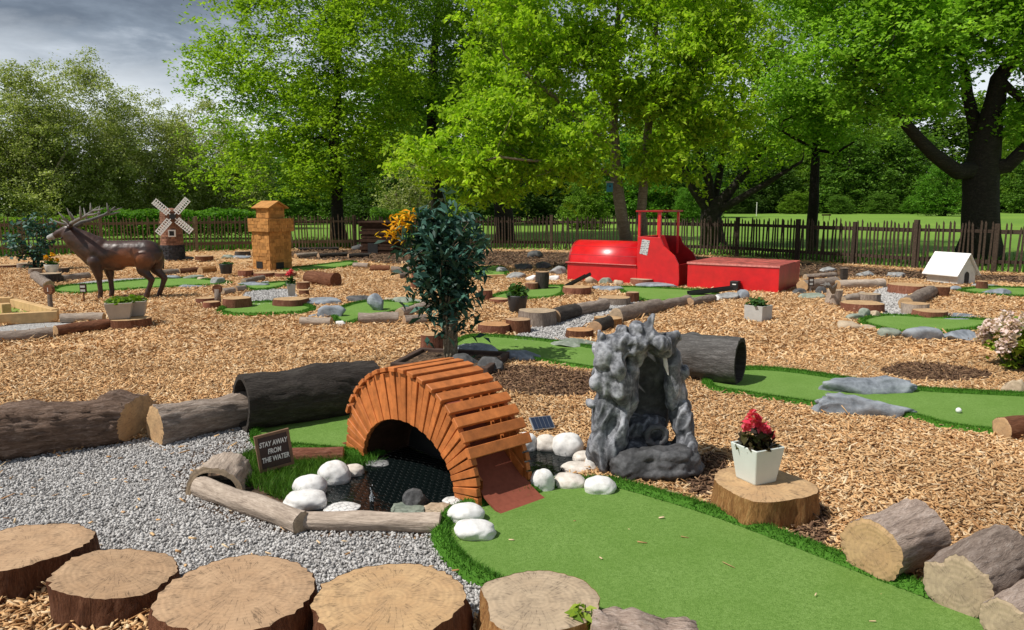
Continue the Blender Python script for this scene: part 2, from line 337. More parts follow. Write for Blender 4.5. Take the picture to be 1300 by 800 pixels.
def pip(poly, X, Y):
    inside = np.zeros(X.shape, bool); n = len(poly)
    for i in range(n):
        x0, y0 = poly[i][0], poly[i][1]; x1, y1 = poly[(i + 1) % n][0], poly[(i + 1) % n][1]
        if y0 == y1: continue
        c = ((y0 > Y) != (y1 > Y)) & (X < (x1 - x0) * (Y - y0) / (y1 - y0) + x0); inside ^= c
    return inside
def smooth_poly(pts, sub=6):
    pts = [np.array(p[:2], float) for p in pts]; n = len(pts); out = []
    for i in range(n):
        p0, p1, p2, p3 = pts[i - 1], pts[i], pts[(i + 1) % n], pts[(i + 2) % n]
        for k in range(sub):
            t = k / sub
            out.append(.5 * ((2 * p1) + (-p0 + p2) * t + (2 * p0 - 5 * p1 + 4 * p2 - p3) * t * t + (-p0 + 3 * p1 - 3 * p2 + p3) * t ** 3))
    return out
def gpoly(px, sub=5): return smooth_poly([G(*p) for p in px], sub)
def sheet(name, poly, z, mat, parent=None):
    bm = bmesh.new(); vs = [bm.verts.new((p[0], p[1], z)) for p in poly]
    es = [bm.edges.new((vs[i], vs[(i + 1) % len(vs)])) for i in range(len(vs))]
    bmesh.ops.triangle_fill(bm, use_beauty=True, use_dissolve=False, edges=es, normal=(0, 0, 1))
    for f in bm.faces:
        if f.normal.z < 0: f.normal_flip()
    me = bpy.data.meshes.new(name); bm.to_mesh(me); bm.free(); return link(name, me, mat, parent)
def rand_in(poly, n):
    P = np.array([p[:2] for p in poly]); lo, hi = P.min(0), P.max(0); out = np.zeros((0, 2))
    while len(out) < n:
        q = RNG.uniform(lo, hi, (n * 2 + 50, 2)); out = np.vstack([out, q[pip(poly, q[:, 0], q[:, 1])]])
    return out[:n]
def parea(poly):
    P = np.array([p[:2] for p in poly]); x, y = P[:, 0], P[:, 1]; return abs(np.dot(x, np.roll(y, 1)) - np.dot(y, np.roll(x, 1))) / 2
def unit(v): return v / np.maximum(np.linalg.norm(v, axis=1, keepdims=True), 1e-9)
def blade_verts(P, h, w, lean=.5):
    n = len(P); a = RNG.uniform(0, 2 * np.pi, n); d = np.c_[np.cos(a), np.sin(a), np.zeros(n)]
    l = RNG.normal(0, lean, (n, 2)); hh = h * RNG.uniform(.6, 1.25, n); tip = np.c_[l * hh[:, None], hh]
    return np.stack([P - d * w / 2, P + d * w / 2, P + tip], 1).reshape(-1, 3)
def leaf_verts(P, size, up=.5, aspect=.55, hang=0., spread=.35):
    n = len(P); nr = unit(RNG.normal(0, 1, (n, 3))); nr[:, 2] = np.abs(nr[:, 2]); nr = unit(nr + np.array([0, 0, up]))
    t = RNG.normal(0, 1, (n, 3)); t[:, 2] -= hang; t = unit(t - nr * (t * nr).sum(1, keepdims=True)); b = np.cross(nr, t)
    L = size * RNG.uniform(1 - spread, 1 + spread, n)[:, None]; Wd = L * aspect
    return np.stack([P - t * L / 2, P + b * Wd / 2 + nr * L * .1 - t * L * .08, P + t * L / 2 - nr * L * .06, P - b * Wd / 2 + nr * L * .1 - t * L * .08], 1).reshape(-1, 3)
# ------------------------------------------------------------------ generic builders
def timber(name, label, cat, p0, p1, r0, r1=None, bark='bark_brown', cut='cut_tan', group=None, ends=(1, 1), nx=None, ns=28,
           lump=.10, ridge=.05, knots=(), seed=None, squash=1.0, hollow=0, arc=None, bend=0, tilt=(0, 0), roll=0, notch=None):
    "a log or stump: bark along local X with lumps and ridges, sawn ends as parts"
    p0, p1 = Vector(p0), Vector(p1); d = p1 - p0; L = d.length; r1 = r0 if r1 is None else r1
    q = Vector((1, 0, 0)).rotation_difference(d.normalized()) @ Quaternion((1, 0, 0), roll)
    t = thing(name, label, cat, p0, 0, group, q); sd = random.uniform(0, 90) if seed is None else seed
    nx = nx or max(5, int(L / .045)); a0, a1 = arc or (0, 2 * math.pi); closed = arc is None
    kk = ns if closed else ns + 1
    def rad(x, a, fine=1):
        r = r0 + (r1 - r0) * x / L; cy, cz = math.cos(a), math.sin(a)
        v = 1 + lump * 1.7 * noise.noise(Vector((cy * .9, cz * 1.1, x * 1.5 / max(r, .1) * .3 + sd))) + lump * .35 * noise.noise(Vector((cy * 2.2, cz * 2.2, x * 2 + sd + 9)))
        if fine: v += ridge * (abs(noise.noise(Vector((cy * 7, cz * 7, x * 7 + sd + 30)))) * 2 - .6) * 1.2 + ridge * .5 * noise.noise(Vector((cy * 16, cz * 16, x * 25 + sd)))
        for (kx, ka, kh, kw) in knots:
            da = (a - ka + math.pi) % (2 * math.pi) - math.pi
            v += kh * math.exp(-((x - kx) ** 2 + (da * r) ** 2) / (2 * kw * kw))
        if notch:
            da = (a - notch[0] + math.pi) % (2 * math.pi) - math.pi; v -= notch[1] * math.exp(-(da / notch[2]) ** 2)
        return r * v
    def pt(x, a, s=1, fine=1):
        r = rad(x, a, fine) * s; off = bend * math.sin(math.pi * x / L)
        xx = x + (x / L) ** 2 * r * (math.cos(a) * tilt[0] + math.sin(a) * tilt[1])
        return (xx, r * math.cos(a) * squash + off, r * math.sin(a))
    mb = MB(); vs = []; fs = []; angs = [a0 + (a1 - a0) * k / ns for k in range(kk)]
    for i in range(nx + 1):
        for a in angs: vs.append(pt(L * i / nx, a))
    for i in range(nx):
        for k in range(ns):
            k2 = (k + 1) % kk; fs.append((i * kk + k, i * kk + k2, (i + 1) * kk + k2, (i + 1) * kk + k))
    mb.add(vs, fs)
    if hollow:
        inn = []; fi = []
        for i in range(nx + 1):
            for a in angs: inn.append(pt(L * i / nx, a, hollow, 0))
        for i in range(nx):
            for k in range(ns):
                k2 = (k + 1) % kk; fi.append((i * kk + k, (i + 1) * kk + k, (i + 1) * kk + k2, i * kk + k2))
        mi = MB(); mi.add(inn, fi); mi.build('hollow', 'bark_dark', t, True)
    mb.build('bark', bark, t, True)
    for e in (0, 1):
        if not ends[e]: continue
        x = L if e else 0; cv = []; cf = []; nr = 7; off = bend * 0
        if hollow:
            for s in (1, hollow):
                for a in angs: cv.append(pt(x, a, s, 1 if s == 1 else 0))
            for k in range(ns):
                k2 = (k + 1) % kk; f = (k, k2, kk + k2, kk + k); cf.append(f if not e else f[::-1])
        else:
            for j in range(nr):
                s = (1 - j / nr) * .995
                for a in angs:
                    p = pt(x, a, s, 1 if j < 2 else 0); cv.append((p[0] + (.004 * noise.noise(Vector((p[1] * 9, p[2] * 9, sd))) if j else -.004 * (1 if e else -1)) + (.003 if e else -.003), p[1], p[2]))
            cv.append((x + (.003 if e else -.003), 0, 0))
            for j in range(nr - 1):
                for k in range(ns):
                    k2 = (k + 1) % ns; f = (j * ns + k, j * ns + k2, (j + 1) * ns + k2, (j + 1) * ns + k); cf.append(f if e else f[::-1])
            for k in range(ns):
                f = ((nr - 1) * ns + k, (nr - 1) * ns + (k + 1) % ns, nr * ns); cf.append(f if e else f[::-1])
        c = MB(); c.add(cv, cf); c.build('cut_face' if not hollow else 'rim', cut, t)
    return t
def stump(px, py, wpx, h, label, bark='bark_brown', cut='cut_tan', group=None, cat='stump', name='tree_stump', lean=(0, 0), ns=None, **k):
    "px, py: centre of the sawn top; wpx its width; h height in metres"
    top = G(px, py, h); r = wpx / 2 * mpp(top); k.setdefault('lump', .12); k.setdefault('ridge', .03)
    ns = ns or (72 if depth_of(top) < 5 else 28)
    return timber(name, label, cat, (top.x - lean[0], top.y - lean[1], 0 if h > .0 else 0), top, r * 1.04, r, bark, cut, group, (0, 1), max(4, int(h / .03)), ns, **k)
def log(ax, ay, bx, by, dpx, label, bark='bark_grey', cut='cut_tan', group=None, cat='log', name='log', sink=.15, taper=1.0, ns=None, **k):
    "pixel ends of the axis; dpx diameter at the first end"
    r = dpx / 2 * mpp(G(ax, ay, 0)); zc = r * (1 - sink)
    p0 = G(ax, ay, zc); p1 = G(bx, by, zc * taper)
    ns = ns or (64 if depth_of(p0) < 6.5 else 22)
    return timber(name, label, cat, p0, p1, r, r * taper, bark, cut, group, (1, 1), None, ns, **k)
def rock_mesh(sx, sy, sz, sub, cuts, namp, seed, flat=.35, box=2.8, ridg=1):
    bm = bmesh.new(); bmesh.ops.create_icosphere(bm, subdivisions=sub, radius=1); rr = random.Random(seed); pl = []
    for i in range(cuts):
        n = Vector((rr.gauss(0, 1), rr.gauss(0, 1), rr.gauss(0, .8))).normalized(); pl.append((n, rr.uniform(.55, .88)))
    for v in bm.verts:
        p = v.co.copy(); p = p / (abs(p.x) ** box + abs(p.y) ** box + abs(p.z) ** box) ** (1 / box)
        e = Vector((p.x * sx, p.y * sy, p.z * sz)) / max(sz, min(sx, sy) * .8)
        for n, c in pl:
            d = p.dot(n)
            if d > c: p -= n * (d - c) * .96
        f = 1 + namp * noise.fractal((p * 1.1 if not ridg else e * .8) + Vector((seed, 0, 0)), .9, 2, 5 if ridg else 2)
        if ridg: f += namp * .9 * (abs(noise.noise(e * 1.6 + Vector((0, seed, 0)))) - .25) + namp * .35 * noise.noise(e * 5 + Vector((seed, seed, 0)))
        p *= f
        p = Vector((p.x * sx, p.y * sy, p.z * sz)); zmin = -sz * flat
        if p.z < zmin: p.z = zmin + (p.z - zmin) * .1
        v.co = p
    bm.normal_update(); me = bpy.data.meshes.new('rock'); bm.to_mesh(me); bm.free(); return me
NR = [0]
def rock(cx, by, wpx, hpx, label, mat='rock_blue', dep=.7, group=None, cuts=7, namp=.12, rz=0, name='rock', cat='rock', sub=None, z0=0, flat=.35, smooth=True, h=None, box=2.8, ridg=1):
    "cx: centre, by: pixel line where its front touches the ground, wpx/hpx its size in the picture"
    NR[0] += 1
    f = G(cx, by, z0); s = mpp(f); w = wpx * s / 2; d = w * dep
    ang = math.atan2(CAM_H, f.y)
    hh = h if h else max(.35 * w if wpx < 3 * hpx else .03, (hpx * s - 2 * d * math.sin(ang) * .6) / math.cos(ang))
    hh = max(hh, .25 * hpx * s); sz = hh / (1 + flat)
    sub = sub or (5 if depth_of(f) < 5 else 4 if depth_of(f) < 9 else 3)
    me = rock_mesh(w * 1.06, d * 1.06, sz * 1.05, sub, cuts, namp, 3.7 * NR[0], flat, box, ridg)
    o = link(name, me, mat, None, smooth); o.location = (f.x, f.y + d * .85, z0 + sz * flat - .01); o.rotation_euler = (0, 0, rz)
    return tag(o, label, cat, group)
def cobble(cx, by, wpx, hpx, label, mat='rock_white', **k):
    k.setdefault('cuts', 0); k.setdefault('namp', .13); k.setdefault('box', 2.3); k.setdefault('ridg', 0); k.setdefault('dep', .8); k.setdefault('name', 'white_cobble'); k.setdefault('cat', 'stone'); k.setdefault('group', 'pale cobbles round the pond'); k.setdefault('flat', .75)
    return rock(cx, by, wpx, hpx, label, mat, **k)
def green(label, px, z=.022, fringe=.03, surf_blades=0, edge_w=.06, name='putting_green', sub=5, edge=True, blade=.007):
    "an artificial turf mat: playing surface, darker fringed edging"
    poly = gpoly(px, sub); P = np.array(poly); c = P.mean(0); t = thing(name, label, 'putting green', (c[0], c[1], 0)); L = P - c
    s = sheet('playing_surface', L, z, 'turf_surface', t)
    if surf_blades:
        n = int(parea(poly) * surf_blades); q = rand_in(L, n); B = np.c_[q, np.full(n, z)]
        V = blade_verts(B, blade, .003, .5); old = s; V0 = np.array([v.co[:] for v in s.data.vertices]); F0 = [tuple(p.vertices) for p in s.data.polygons]
        Fa = np.vstack([np.array([f for f in F0 if len(f) == 3]), np.arange(len(V0), len(V0) + len(V)).reshape(-1, 3)])
        bpy.data.objects.remove(old); s = bulk_faces('playing_surface', np.vstack([V0, V]), Fa, 'turf', t)
    if edge:
        n = len(L); mb = []; Vs = []; Fs = []
        seg = np.roll(L, -1, 0) - L; nrm = np.c_[seg[:, 1], -seg[:, 0]]; nrm = unit(nrm + np.roll(nrm, 1, 0))
        if not pip(poly, np.array([c[0] + L[0][0] - nrm[0][0] * .01]), np.array([c[1] + L[0][1] - nrm[0][1] * .01]))[0]: nrm = -nrm
        prof = [(-edge_w * .8, z + .002), (-edge_w * .5, z + fringe * .6), (0, z + fringe * .8), (edge_w * .45, z + fringe * .2), (edge_w * .6, -.01)]
        k = len(prof)
        for i in range(n):
            for o, zz in prof: Vs.append((L[i][0] + nrm[i][0] * o, L[i][1] + nrm[i][1] * o, zz))
        for i in range(n):
            j = (i + 1) % n
            for a in range(k - 1): Fs.append((i * k + a, i * k + a + 1, j * k + a + 1, j * k + a))
        Vs = np.array(Vs); Fs = np.array(Fs); ln = np.linalg.norm(seg, axis=1); tot = ln.sum(); dens = 2600 if fringe > .02 else 900
        if np.linalg.norm(c) > 10: dens = 500
        m = int(tot * dens); cs = np.r_[0, np.cumsum(ln)]; u = RNG.uniform(0, tot, m); i = np.clip(np.searchsorted(cs, u) - 1, 0, n - 1); f = (u - cs[i]) / ln[i]
        o = RNG.uniform(-edge_w * .85, edge_w * .6, m); base = L[i] + seg[i] * f[:, None] + nrm[i] * o[:, None]
        zz = np.interp(o, [p[0] for p in prof], [p[1] for p in prof]) - .004
        B = np.c_[base, zz]; BV = blade_verts(B, .022 if dens > 600 else .03, .006 if dens > 600 else .014, .6)
        quads = np.c_[Fs]; tris = np.arange(len(Vs), len(Vs) + len(BV)).reshape(-1, 3)
        q2 = np.vstack([quads[:, [0, 1, 2]], quads[:, [0, 2, 3]], tris]); bulk_faces('edging', np.vstack([Vs, BV]), q2, 'turf_edge', t)
    GREENS.append(np.array(poly)); return t
GREENS = []; GRAVELS = []; PONDS = []

# ------------------------------------------------------------------ trees
def leaf_cloud(tips, per, sigma, size, up=.5, hang=0, aspect=.55):
    T = np.array([t[:3] for t in tips]); n = len(T) * per; idx = np.repeat(np.arange(len(T)), per)
    k = 7; ns = len(T) * k; w = np.repeat(RNG.uniform(.65, 1.35, len(T)), k)
    so = RNG.normal(0, 1, (ns, 3)) * np.array([sigma, sigma, sigma * .75]) * w[:, None]; so[:, 2] -= hang * sigma * .25 * (np.linalg.norm(so[:, :2], axis=1) / sigma) ** 2
    sw = RNG.gamma(2.0, .5, ns); sub = idx * k + RNG.integers(0, k, n)
    keep = RNG.uniform(0, 1, n) < np.clip(sw[sub] * 1.1, 0, 1); sub = sub[keep]; idx = idx[keep]; n = len(idx)
    sn = RNG.normal(0, .5, (ns, 3)); P = T[idx] + so[sub]; loc = RNG.normal(0, 1, (n, 3)) * sigma * .36 * np.array([1, 1, .55]); loc[:, 2] += (loc * sn[sub]).sum(1) * .5
    P = P + loc; P[:, 2] -= hang * .5 * np.abs(loc[:, 0])
    return leaf_verts(P, size, up, aspect, hang)
def in_lobes(lobes, n, shell=.45, minz=.8, gate=0):
    so = Vector(RNG.uniform(0, 50, 3))
    out = []; vol = np.array([l[1][0] * l[1][1] * l[1][2] for l in lobes]) ** .8; cnt = np.maximum(3, (n * vol / vol.sum()).astype(int))
    for (c, r), m in zip(lobes, cnt):
        k = 0
        while k < m:
            v = RNG.normal(0, 1, 3); v /= np.linalg.norm(v); v *= RNG.uniform(shell ** 3, 1) ** (1 / 3)
            p = np.array(c) + v * np.array(r)
            if gate and RNG.uniform() > .08 and noise.noise(Vector(p) * gate + so) < .03: continue
            if p[2] > minz: out.append(p); k += 1
    return out
def skeleton(nodes, par, tips, seg=4, up=.25):
    "grow a curved branch from the nearest node of the tree to every tip"
    nodes = [np.array(n, float) for n in nodes]; par = list(par); nb = len(nodes); tr = np.array(nodes); leafn = []
    order = sorted(range(len(tips)), key=lambda i: np.min(np.linalg.norm(tr - tips[i], axis=1)))
    for i in order:
        t = np.array(tips[i]); A = np.array(nodes); d = A - t; dist = np.linalg.norm(d, axis=1) + np.maximum(0, d[:, 2] + .1) * 1.2
        j = int(np.argmin(dist)); p = nodes[j]; L = np.linalg.norm(t - p)
        pd = p - nodes[par[j]] if par[j] >= 0 else np.array([0, 0, 1.]); pd = pd / max(np.linalg.norm(pd), 1e-6)
        c = p + pd * L * .35 + np.array([0, 0, up * L * .35]); last = j; m = max(2, min(seg, int(L / .5) + 1))
        for k in range(1, m + 1):
            s = k / m; q = (1 - s) ** 2 * p + 2 * s * (1 - s) * c + s * s * t + RNG.normal(0, .03 * L, 3) * (k < m)
            nodes.append(q); par.append(last); last = len(nodes) - 1
        leafn.append(last)
    return nodes, par, leafn, nb
def wood(nodes, par, leafn, fixed, rtip=.008, power=.46, sides=5, rmax=9):
    n = len(nodes); cnt = np.zeros(n)
    for l in leafn: cnt[l] += 1
    for i in range(n - 1, 0, -1):
        if par[i] >= 0: cnt[par[i]] += cnt[i]
    rad = [fixed[i] if i in fixed else min(rmax, rtip * max(1, cnt[i]) ** power) for i in range(n)]
    for i in range(n):
        if i not in fixed and par[i] >= 0: rad[i] = min(rad[i], rad[par[i]] * .85)
    kids = {}
    for i in range(n): kids.setdefault(par[i], []).append(i)
    mb = MB(); stack = [(0, None)]; done = set()
    starts = [(i, par[i]) for i in range(n) if par[i] == -1]
    st = list(starts)
    while st:
        i, p = st.pop(); chain = ([p] if p is not None and p >= 0 else []) + [i]; cur = i
        while kids.get(cur):
            ks = sorted(kids[cur], key=lambda k: -rad[k]); nxt = ks[0]
            for o in ks[1:]: st.append((o, cur))
            chain.append(nxt); cur = nxt
        pts = [nodes[k] for k in chain]; rs = [rad[k] for k in chain]
        if p is not None and p >= 0: rs[0] = min(rs[0], rs[1] * 1.25)
        if len(pts) > 1: mb.tube(pts, rs, 12 if max(rs) > .12 else sides, False)
    return mb
def tree(label, base, trunks, lobes, ntips, per, leafsize, leaf, bark='trunk_dark', group=None, sigma=.35, rtip=.008, up=.5, hang=0, cat='tree', name='tree', power=.46, minz=1.0, seg=4, aspect=.55, shell=.45, gate=.75):
    "trunks: polylines [(x,y,z,r)...] with -1 or index of an earlier point as parent; lobes: ellipsoids of the crown"
    base = Vector(base); t = thing(name, label, cat, base, 0, group); nodes = []; par = []; fixed = {}
    B = np.array(base)
    for pl in trunks:
        par0, pts = pl; last = par0
        P = np.array([p[:3] for p in pts], float) - B; rr = [p[3] for p in pts]
        for i in range(len(pts)):
            if i and len(pts) > 1:
                mid = (P[i] + P[i - 1]) / 2 + RNG.normal(0, .02, 3) * np.linalg.norm(P[i] - P[i - 1]); nodes.append(mid); par.append(last); fixed[len(nodes) - 1] = (rr[i] + rr[i - 1]) / 2; last = len(nodes) - 1
            nodes.append(P[i]); par.append(last); fixed[len(nodes) - 1] = rr[i]; last = len(nodes) - 1
    lob = [(np.array(c) - B, r) for c, r in lobes]; tips = in_lobes(lob, ntips, shell, minz, gate)
    for i in range(min(3, len(nodes))):
        if fixed.get(0, 0) > .25 and nodes[i][2] < .4: fixed[i] *= 1.12
    nodes, par, leafn, nb = skeleton(nodes, par, tips, seg)
    wood(nodes, par, leafn, fixed, rtip, power).build('trunk', bark, t, True)
    near = [nodes[l] for l in leafn] + [nodes[par[l]] for l in leafn[::3]]
    bulk('crown', leaf_cloud(near, per, sigma, leafsize, up, hang, aspect), 4, leaf, t)
    return t
def bush(label, px, py, depth, wpx, hpx, leaf='leaf_willow', n=3000, size=.08, group=None, name='shrub', cat='shrub', stems=6, dy=.7, sigma=.22, tips=60, bark='trunk_dark', base=None, top=0, rtip=.006):
    b = base if base is not None else G(px, py, 0); s = depth_of(b) / FPX; w = wpx * s / 2; h = hpx * s
    t = thing(name, label, cat, b, 0, group); nodes = []; par = []
    for i in range(stems):
        a = random.uniform(0, 6.28); r = random.uniform(0, w * .25); nodes.append((r * math.cos(a), r * math.sin(a) * dy, 0)); par.append(-1)
        k = len(nodes) - 1; nodes.append((r * 2 * math.cos(a), r * 2 * math.sin(a) * dy, h * .25)); par.append(k)
    fixed = {i: rtip * 2.5 for i in range(len(nodes))}
    T = in_lobes([((0, 0, h * .52), (w, w * dy, h * .5))], tips, .3, h * .06)
    nodes, par, leafn, nb = skeleton(nodes, par, T, 3)
    wood(nodes, par, leafn, fixed, rtip, .4, 5).build('stem', bark, t, True)
    bulk('foliage', leaf_cloud([nodes[l] for l in leafn], max(1, n // tips), sigma * w, size, .5), 4, leaf, t)
    return t
# ------------------------------------------------------------------ the setting
def polyz(pts): return [Vector((p[0], p[1], 0)) for p in pts]
tag(sheet('ground', [(-900, -60), (900, -60), (900, 1800), (-900, 1800)], -.03, 'grass_sheet'), kind='structure')
FENCE_PX = [(1345, 349.5), (1261, 346.5), (1160, 341.5), (1082, 336), (1011, 331), (935, 325.6), (815, 320.5), (700, 317), (575, 315.5), (450, 315), (345, 316.5), (250, 319), (130, 322), (30, 325), (-70, 328)]
FL = [G(*p) for p in FENCE_PX]
garden = [(f.x + .1, f.y + .25) for f in FL] + [(-16, 12), (-9, 1), (-5, -3), (8, -3), (12, 10)]
tag(sheet('wood_chip_ground', garden, -.014, 'chip_sheet'), kind='structure')
# soil bed along the fence, coloured dark to stand in for tree shade
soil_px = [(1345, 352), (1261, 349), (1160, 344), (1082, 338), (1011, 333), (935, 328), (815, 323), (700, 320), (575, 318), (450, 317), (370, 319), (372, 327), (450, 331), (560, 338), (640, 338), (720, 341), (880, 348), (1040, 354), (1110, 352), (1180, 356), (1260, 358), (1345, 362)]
soil_poly = gpoly(soil_px, 3); tag(sheet('shaded_soil_bed', soil_poly, -.008, 'soil'), kind='structure')

# greens
green('large foreground putting green that runs out from the slatted bridge', [(560, 692), (559, 672), (575, 656), (610, 642), (660, 632), (700, 620), (760, 617), (795, 622), (900, 653), (1000, 690), (1100, 729), (1200, 767), (1310, 812), (1420, 860), (1200, 1010), (800, 1010), (690, 860), (640, 760), (590, 728)], surf_blades=0, fringe=.045, edge_w=.07, sub=6)
green('small putting green behind the slatted bridge, beside the hollow dark log', [(322, 556), (340, 540), (392, 530), (450, 518), (500, 515), (520, 540), (500, 566), (470, 580), (430, 577), (372, 572), (335, 570)], surf_blades=0, fringe=.03, edge_w=.05)
green('winding putting green at the right with two long grey rocks across its middle', [(896, 484), (915, 475), (955, 471), (1010, 475), (1070, 484), (1110, 491), (1170, 498), (1240, 502), (1320, 506), (1400, 512), (1420, 545), (1330, 556), (1250, 552), (1195, 544), (1160, 534), (1090, 524), (1020, 516), (950, 505), (905, 497)], surf_blades=0, fringe=.035, edge_w=.07)
green('green turf strip curving behind the potted leafy tree and the fountain', [(575, 438), (600, 429), (650, 431), (700, 436), (760, 445), (850, 458), (880, 470), (830, 478), (770, 474), (722, 467), (690, 462), (640, 452), (600, 450), (580, 446)], surf_blades=0, fringe=.03, edge_w=.06)
green('narrow putting green passing behind the legs of the brown deer', [(66, 372), (78, 365), (130, 361), (185, 356), (230, 354), (262, 356), (292, 360), (275, 363), (215, 366), (150, 370), (100, 374)], fringe=.02, edge_w=.1)
green('small green patch in front of the shingled tower', [(306, 362), (328, 362), (362, 359), (366, 363), (345, 368), (318, 369)], fringe=.02, edge_w=.08)
green('flat putting green with a dark front edge beside the grey gravel lane', [(278, 396), (300, 388), (345, 385), (376, 388), (398, 392), (385, 399), (350, 401), (300, 402)], fringe=.03, edge_w=.08)
green('putting green around the faceted pale blue boulder', [(424, 402), (436, 391), (470, 384), (527, 386), (525, 391), (500, 398), (470, 404), (440, 413), (426, 409)], fringe=.02, edge_w=.08)
green('thin far putting green left of the tree trunk near the tower', [(364, 342), (400, 338), (443, 333), (452, 336), (430, 341), (372, 345)], fringe=.02, edge_w=.1)
green('small green behind the black pot in the middle of the course', [(622, 379), (650, 371), (680, 366), (713, 364), (716, 373), (700, 379), (672, 381), (650, 383)], fringe=.02, edge_w=.08)
green('far green with a timber plank along its front, left of the red train', [(596, 343), (632, 339), (642, 345), (640, 351), (600, 352)], fringe=.015, edge_w=.08)
green('putting green laid along the front of the red train', [(786, 366), (830, 367), (872, 369), (908, 371), (900, 380), (862, 384), (822, 384), (795, 374)], fringe=.02, edge_w=.08)
green('putting green edged with rocks left of the pink flowering shrub', [(1092, 409), (1123, 402), (1186, 405), (1262, 409), (1245, 418), (1200, 424), (1150, 424), (1112, 418)], fringe=.02, edge_w=.08)
green('small far green beyond the white dog house at the right edge', [(1216, 370), (1250, 366), (1300, 367), (1340, 370), (1320, 378), (1250, 375)], fringe=.02, edge_w=.08)
# gravel
gravels = [[(-200, 660), (-120, 600), (0, 583), (100, 572), (190, 556), (320, 534), (336, 548), (330, 566), (300, 580), (262, 605), (300, 632), (385, 672), (470, 668), (560, 672), (566, 698), (590, 722), (630, 752), (600, 790), (400, 800), (290, 776), (210, 752), (130, 742), (60, 728), (0, 705), (-120, 690)],
           [(648, 433), (680, 415), (715, 404), (752, 390), (800, 378), (818, 382), (806, 392), (768, 402), (735, 420), (722, 433), (690, 436)],
           [(1112, 369), (1130, 365), (1150, 367), (1152, 385), (1150, 401), (1122, 402), (1116, 390), (1106, 380)],
           [(312, 372), (350, 368), (372, 369), (376, 382), (340, 388), (312, 386)],
           [(-20, 418), (40, 410), (95, 410), (78, 416), (40, 421), (-20, 428)], [(70, 366), (120, 356), (200, 352), (255, 353), (190, 357), (130, 362)],
           [(520, 470), (560, 464), (590, 468), (560, 476)]]
for i, g in enumerate(gravels):
    pg = gpoly(g, 4); GRAVELS.append(np.array(pg)); tag(sheet('gravel_path', pg, -.004, 'gravel_sheet'), kind='structure')
pond_px = [(385, 640), (412, 616), (440, 598), (470, 588), (540, 560), (620, 548), (690, 566), (735, 578), (728, 602), (690, 622), (620, 640), (560, 660), (470, 662), (410, 655)]
PONDS.append(np.array(gpoly(pond_px, 5)))
tag(sheet('pond_water', PONDS[0], .006, 'water'), kind='structure')
grass_px = [(300, 588), (322, 576), (370, 580), (420, 583), (440, 590), (420, 612), (392, 632), (370, 640), (335, 626), (306, 612)]
GRASSP = np.array(gpoly(grass_px, 4)); tag(sheet('grass_patch_soil', GRASSP, .002, 'soil'), kind='structure')
n = 5500; q = rand_in(GRASSP, n)
tag(bulk('grass', blade_verts(np.c_[q, np.zeros(n)], .06, .006, .5), 3, 'grass_blade'), kind='stuff')
# hummock of turf grass at the foot of the bridge
q = rand_in(gpoly([(436, 572), (470, 578), (476, 592), (448, 592), (436, 584)], 3), 900)
tag(bulk('grass', blade_verts(np.c_[q, np.zeros(900)], .05, .006, .6), 3, 'turf_edge'), kind='stuff')

# pebbles -----------------------------------------------------------
def icos():
    bm = bmesh.new(); bmesh.ops.create_icosphere(bm, subdivisions=1, radius=1); V = np.array([v.co[:] for v in bm.verts]); F = np.array([[v.index for v in f.verts] for f in bm.faces]); bm.free(); return V, F
IV, IF = icos()
def pebbles(poly, dens, size, name='gravel', mat='gravel'):
    n = int(parea(poly) * dens); q = rand_in(poly, n); k = len(IV)
    rot = unit(RNG.normal(0, 1, (n, 4))); w, x, y, z = rot.T
    Rm = np.stack([1 - 2 * (y * y + z * z), 2 * (x * y - z * w), 2 * (x * z + y * w), 2 * (x * y + z * w), 1 - 2 * (x * x + z * z), 2 * (y * z - x * w), 2 * (x * z - y * w), 2 * (y * z + x * w), 1 - 2 * (x * x + y * y)], 1).reshape(n, 3, 3)
    sc = size * RNG.uniform(.55, 1.35, (n, 1)) * np.c_[RNG.uniform(.8, 1.4, n), RNG.uniform(.7, 1, n), RNG.uniform(.4, .75, n)]
    P = IV[None] * sc[:, None, :] * RNG.uniform(.82, 1.12, (n, k, 1)); P = np.einsum('nij,nkj->nki', Rm, P)
    P += np.c_[q, RNG.uniform(-.2, .9, n) * size][:, None, :]
    return tag(bulk_faces(name, P.reshape(-1, 3), (IF[None] + (np.arange(n) * k)[:, None, None]).reshape(-1, 3), mat), kind='stuff')
inr = GRAVELS[0]
pebbles(inr, 6200, .0085)
for g in GRAVELS[1:4]: pebbles(g, 2000, .0145)
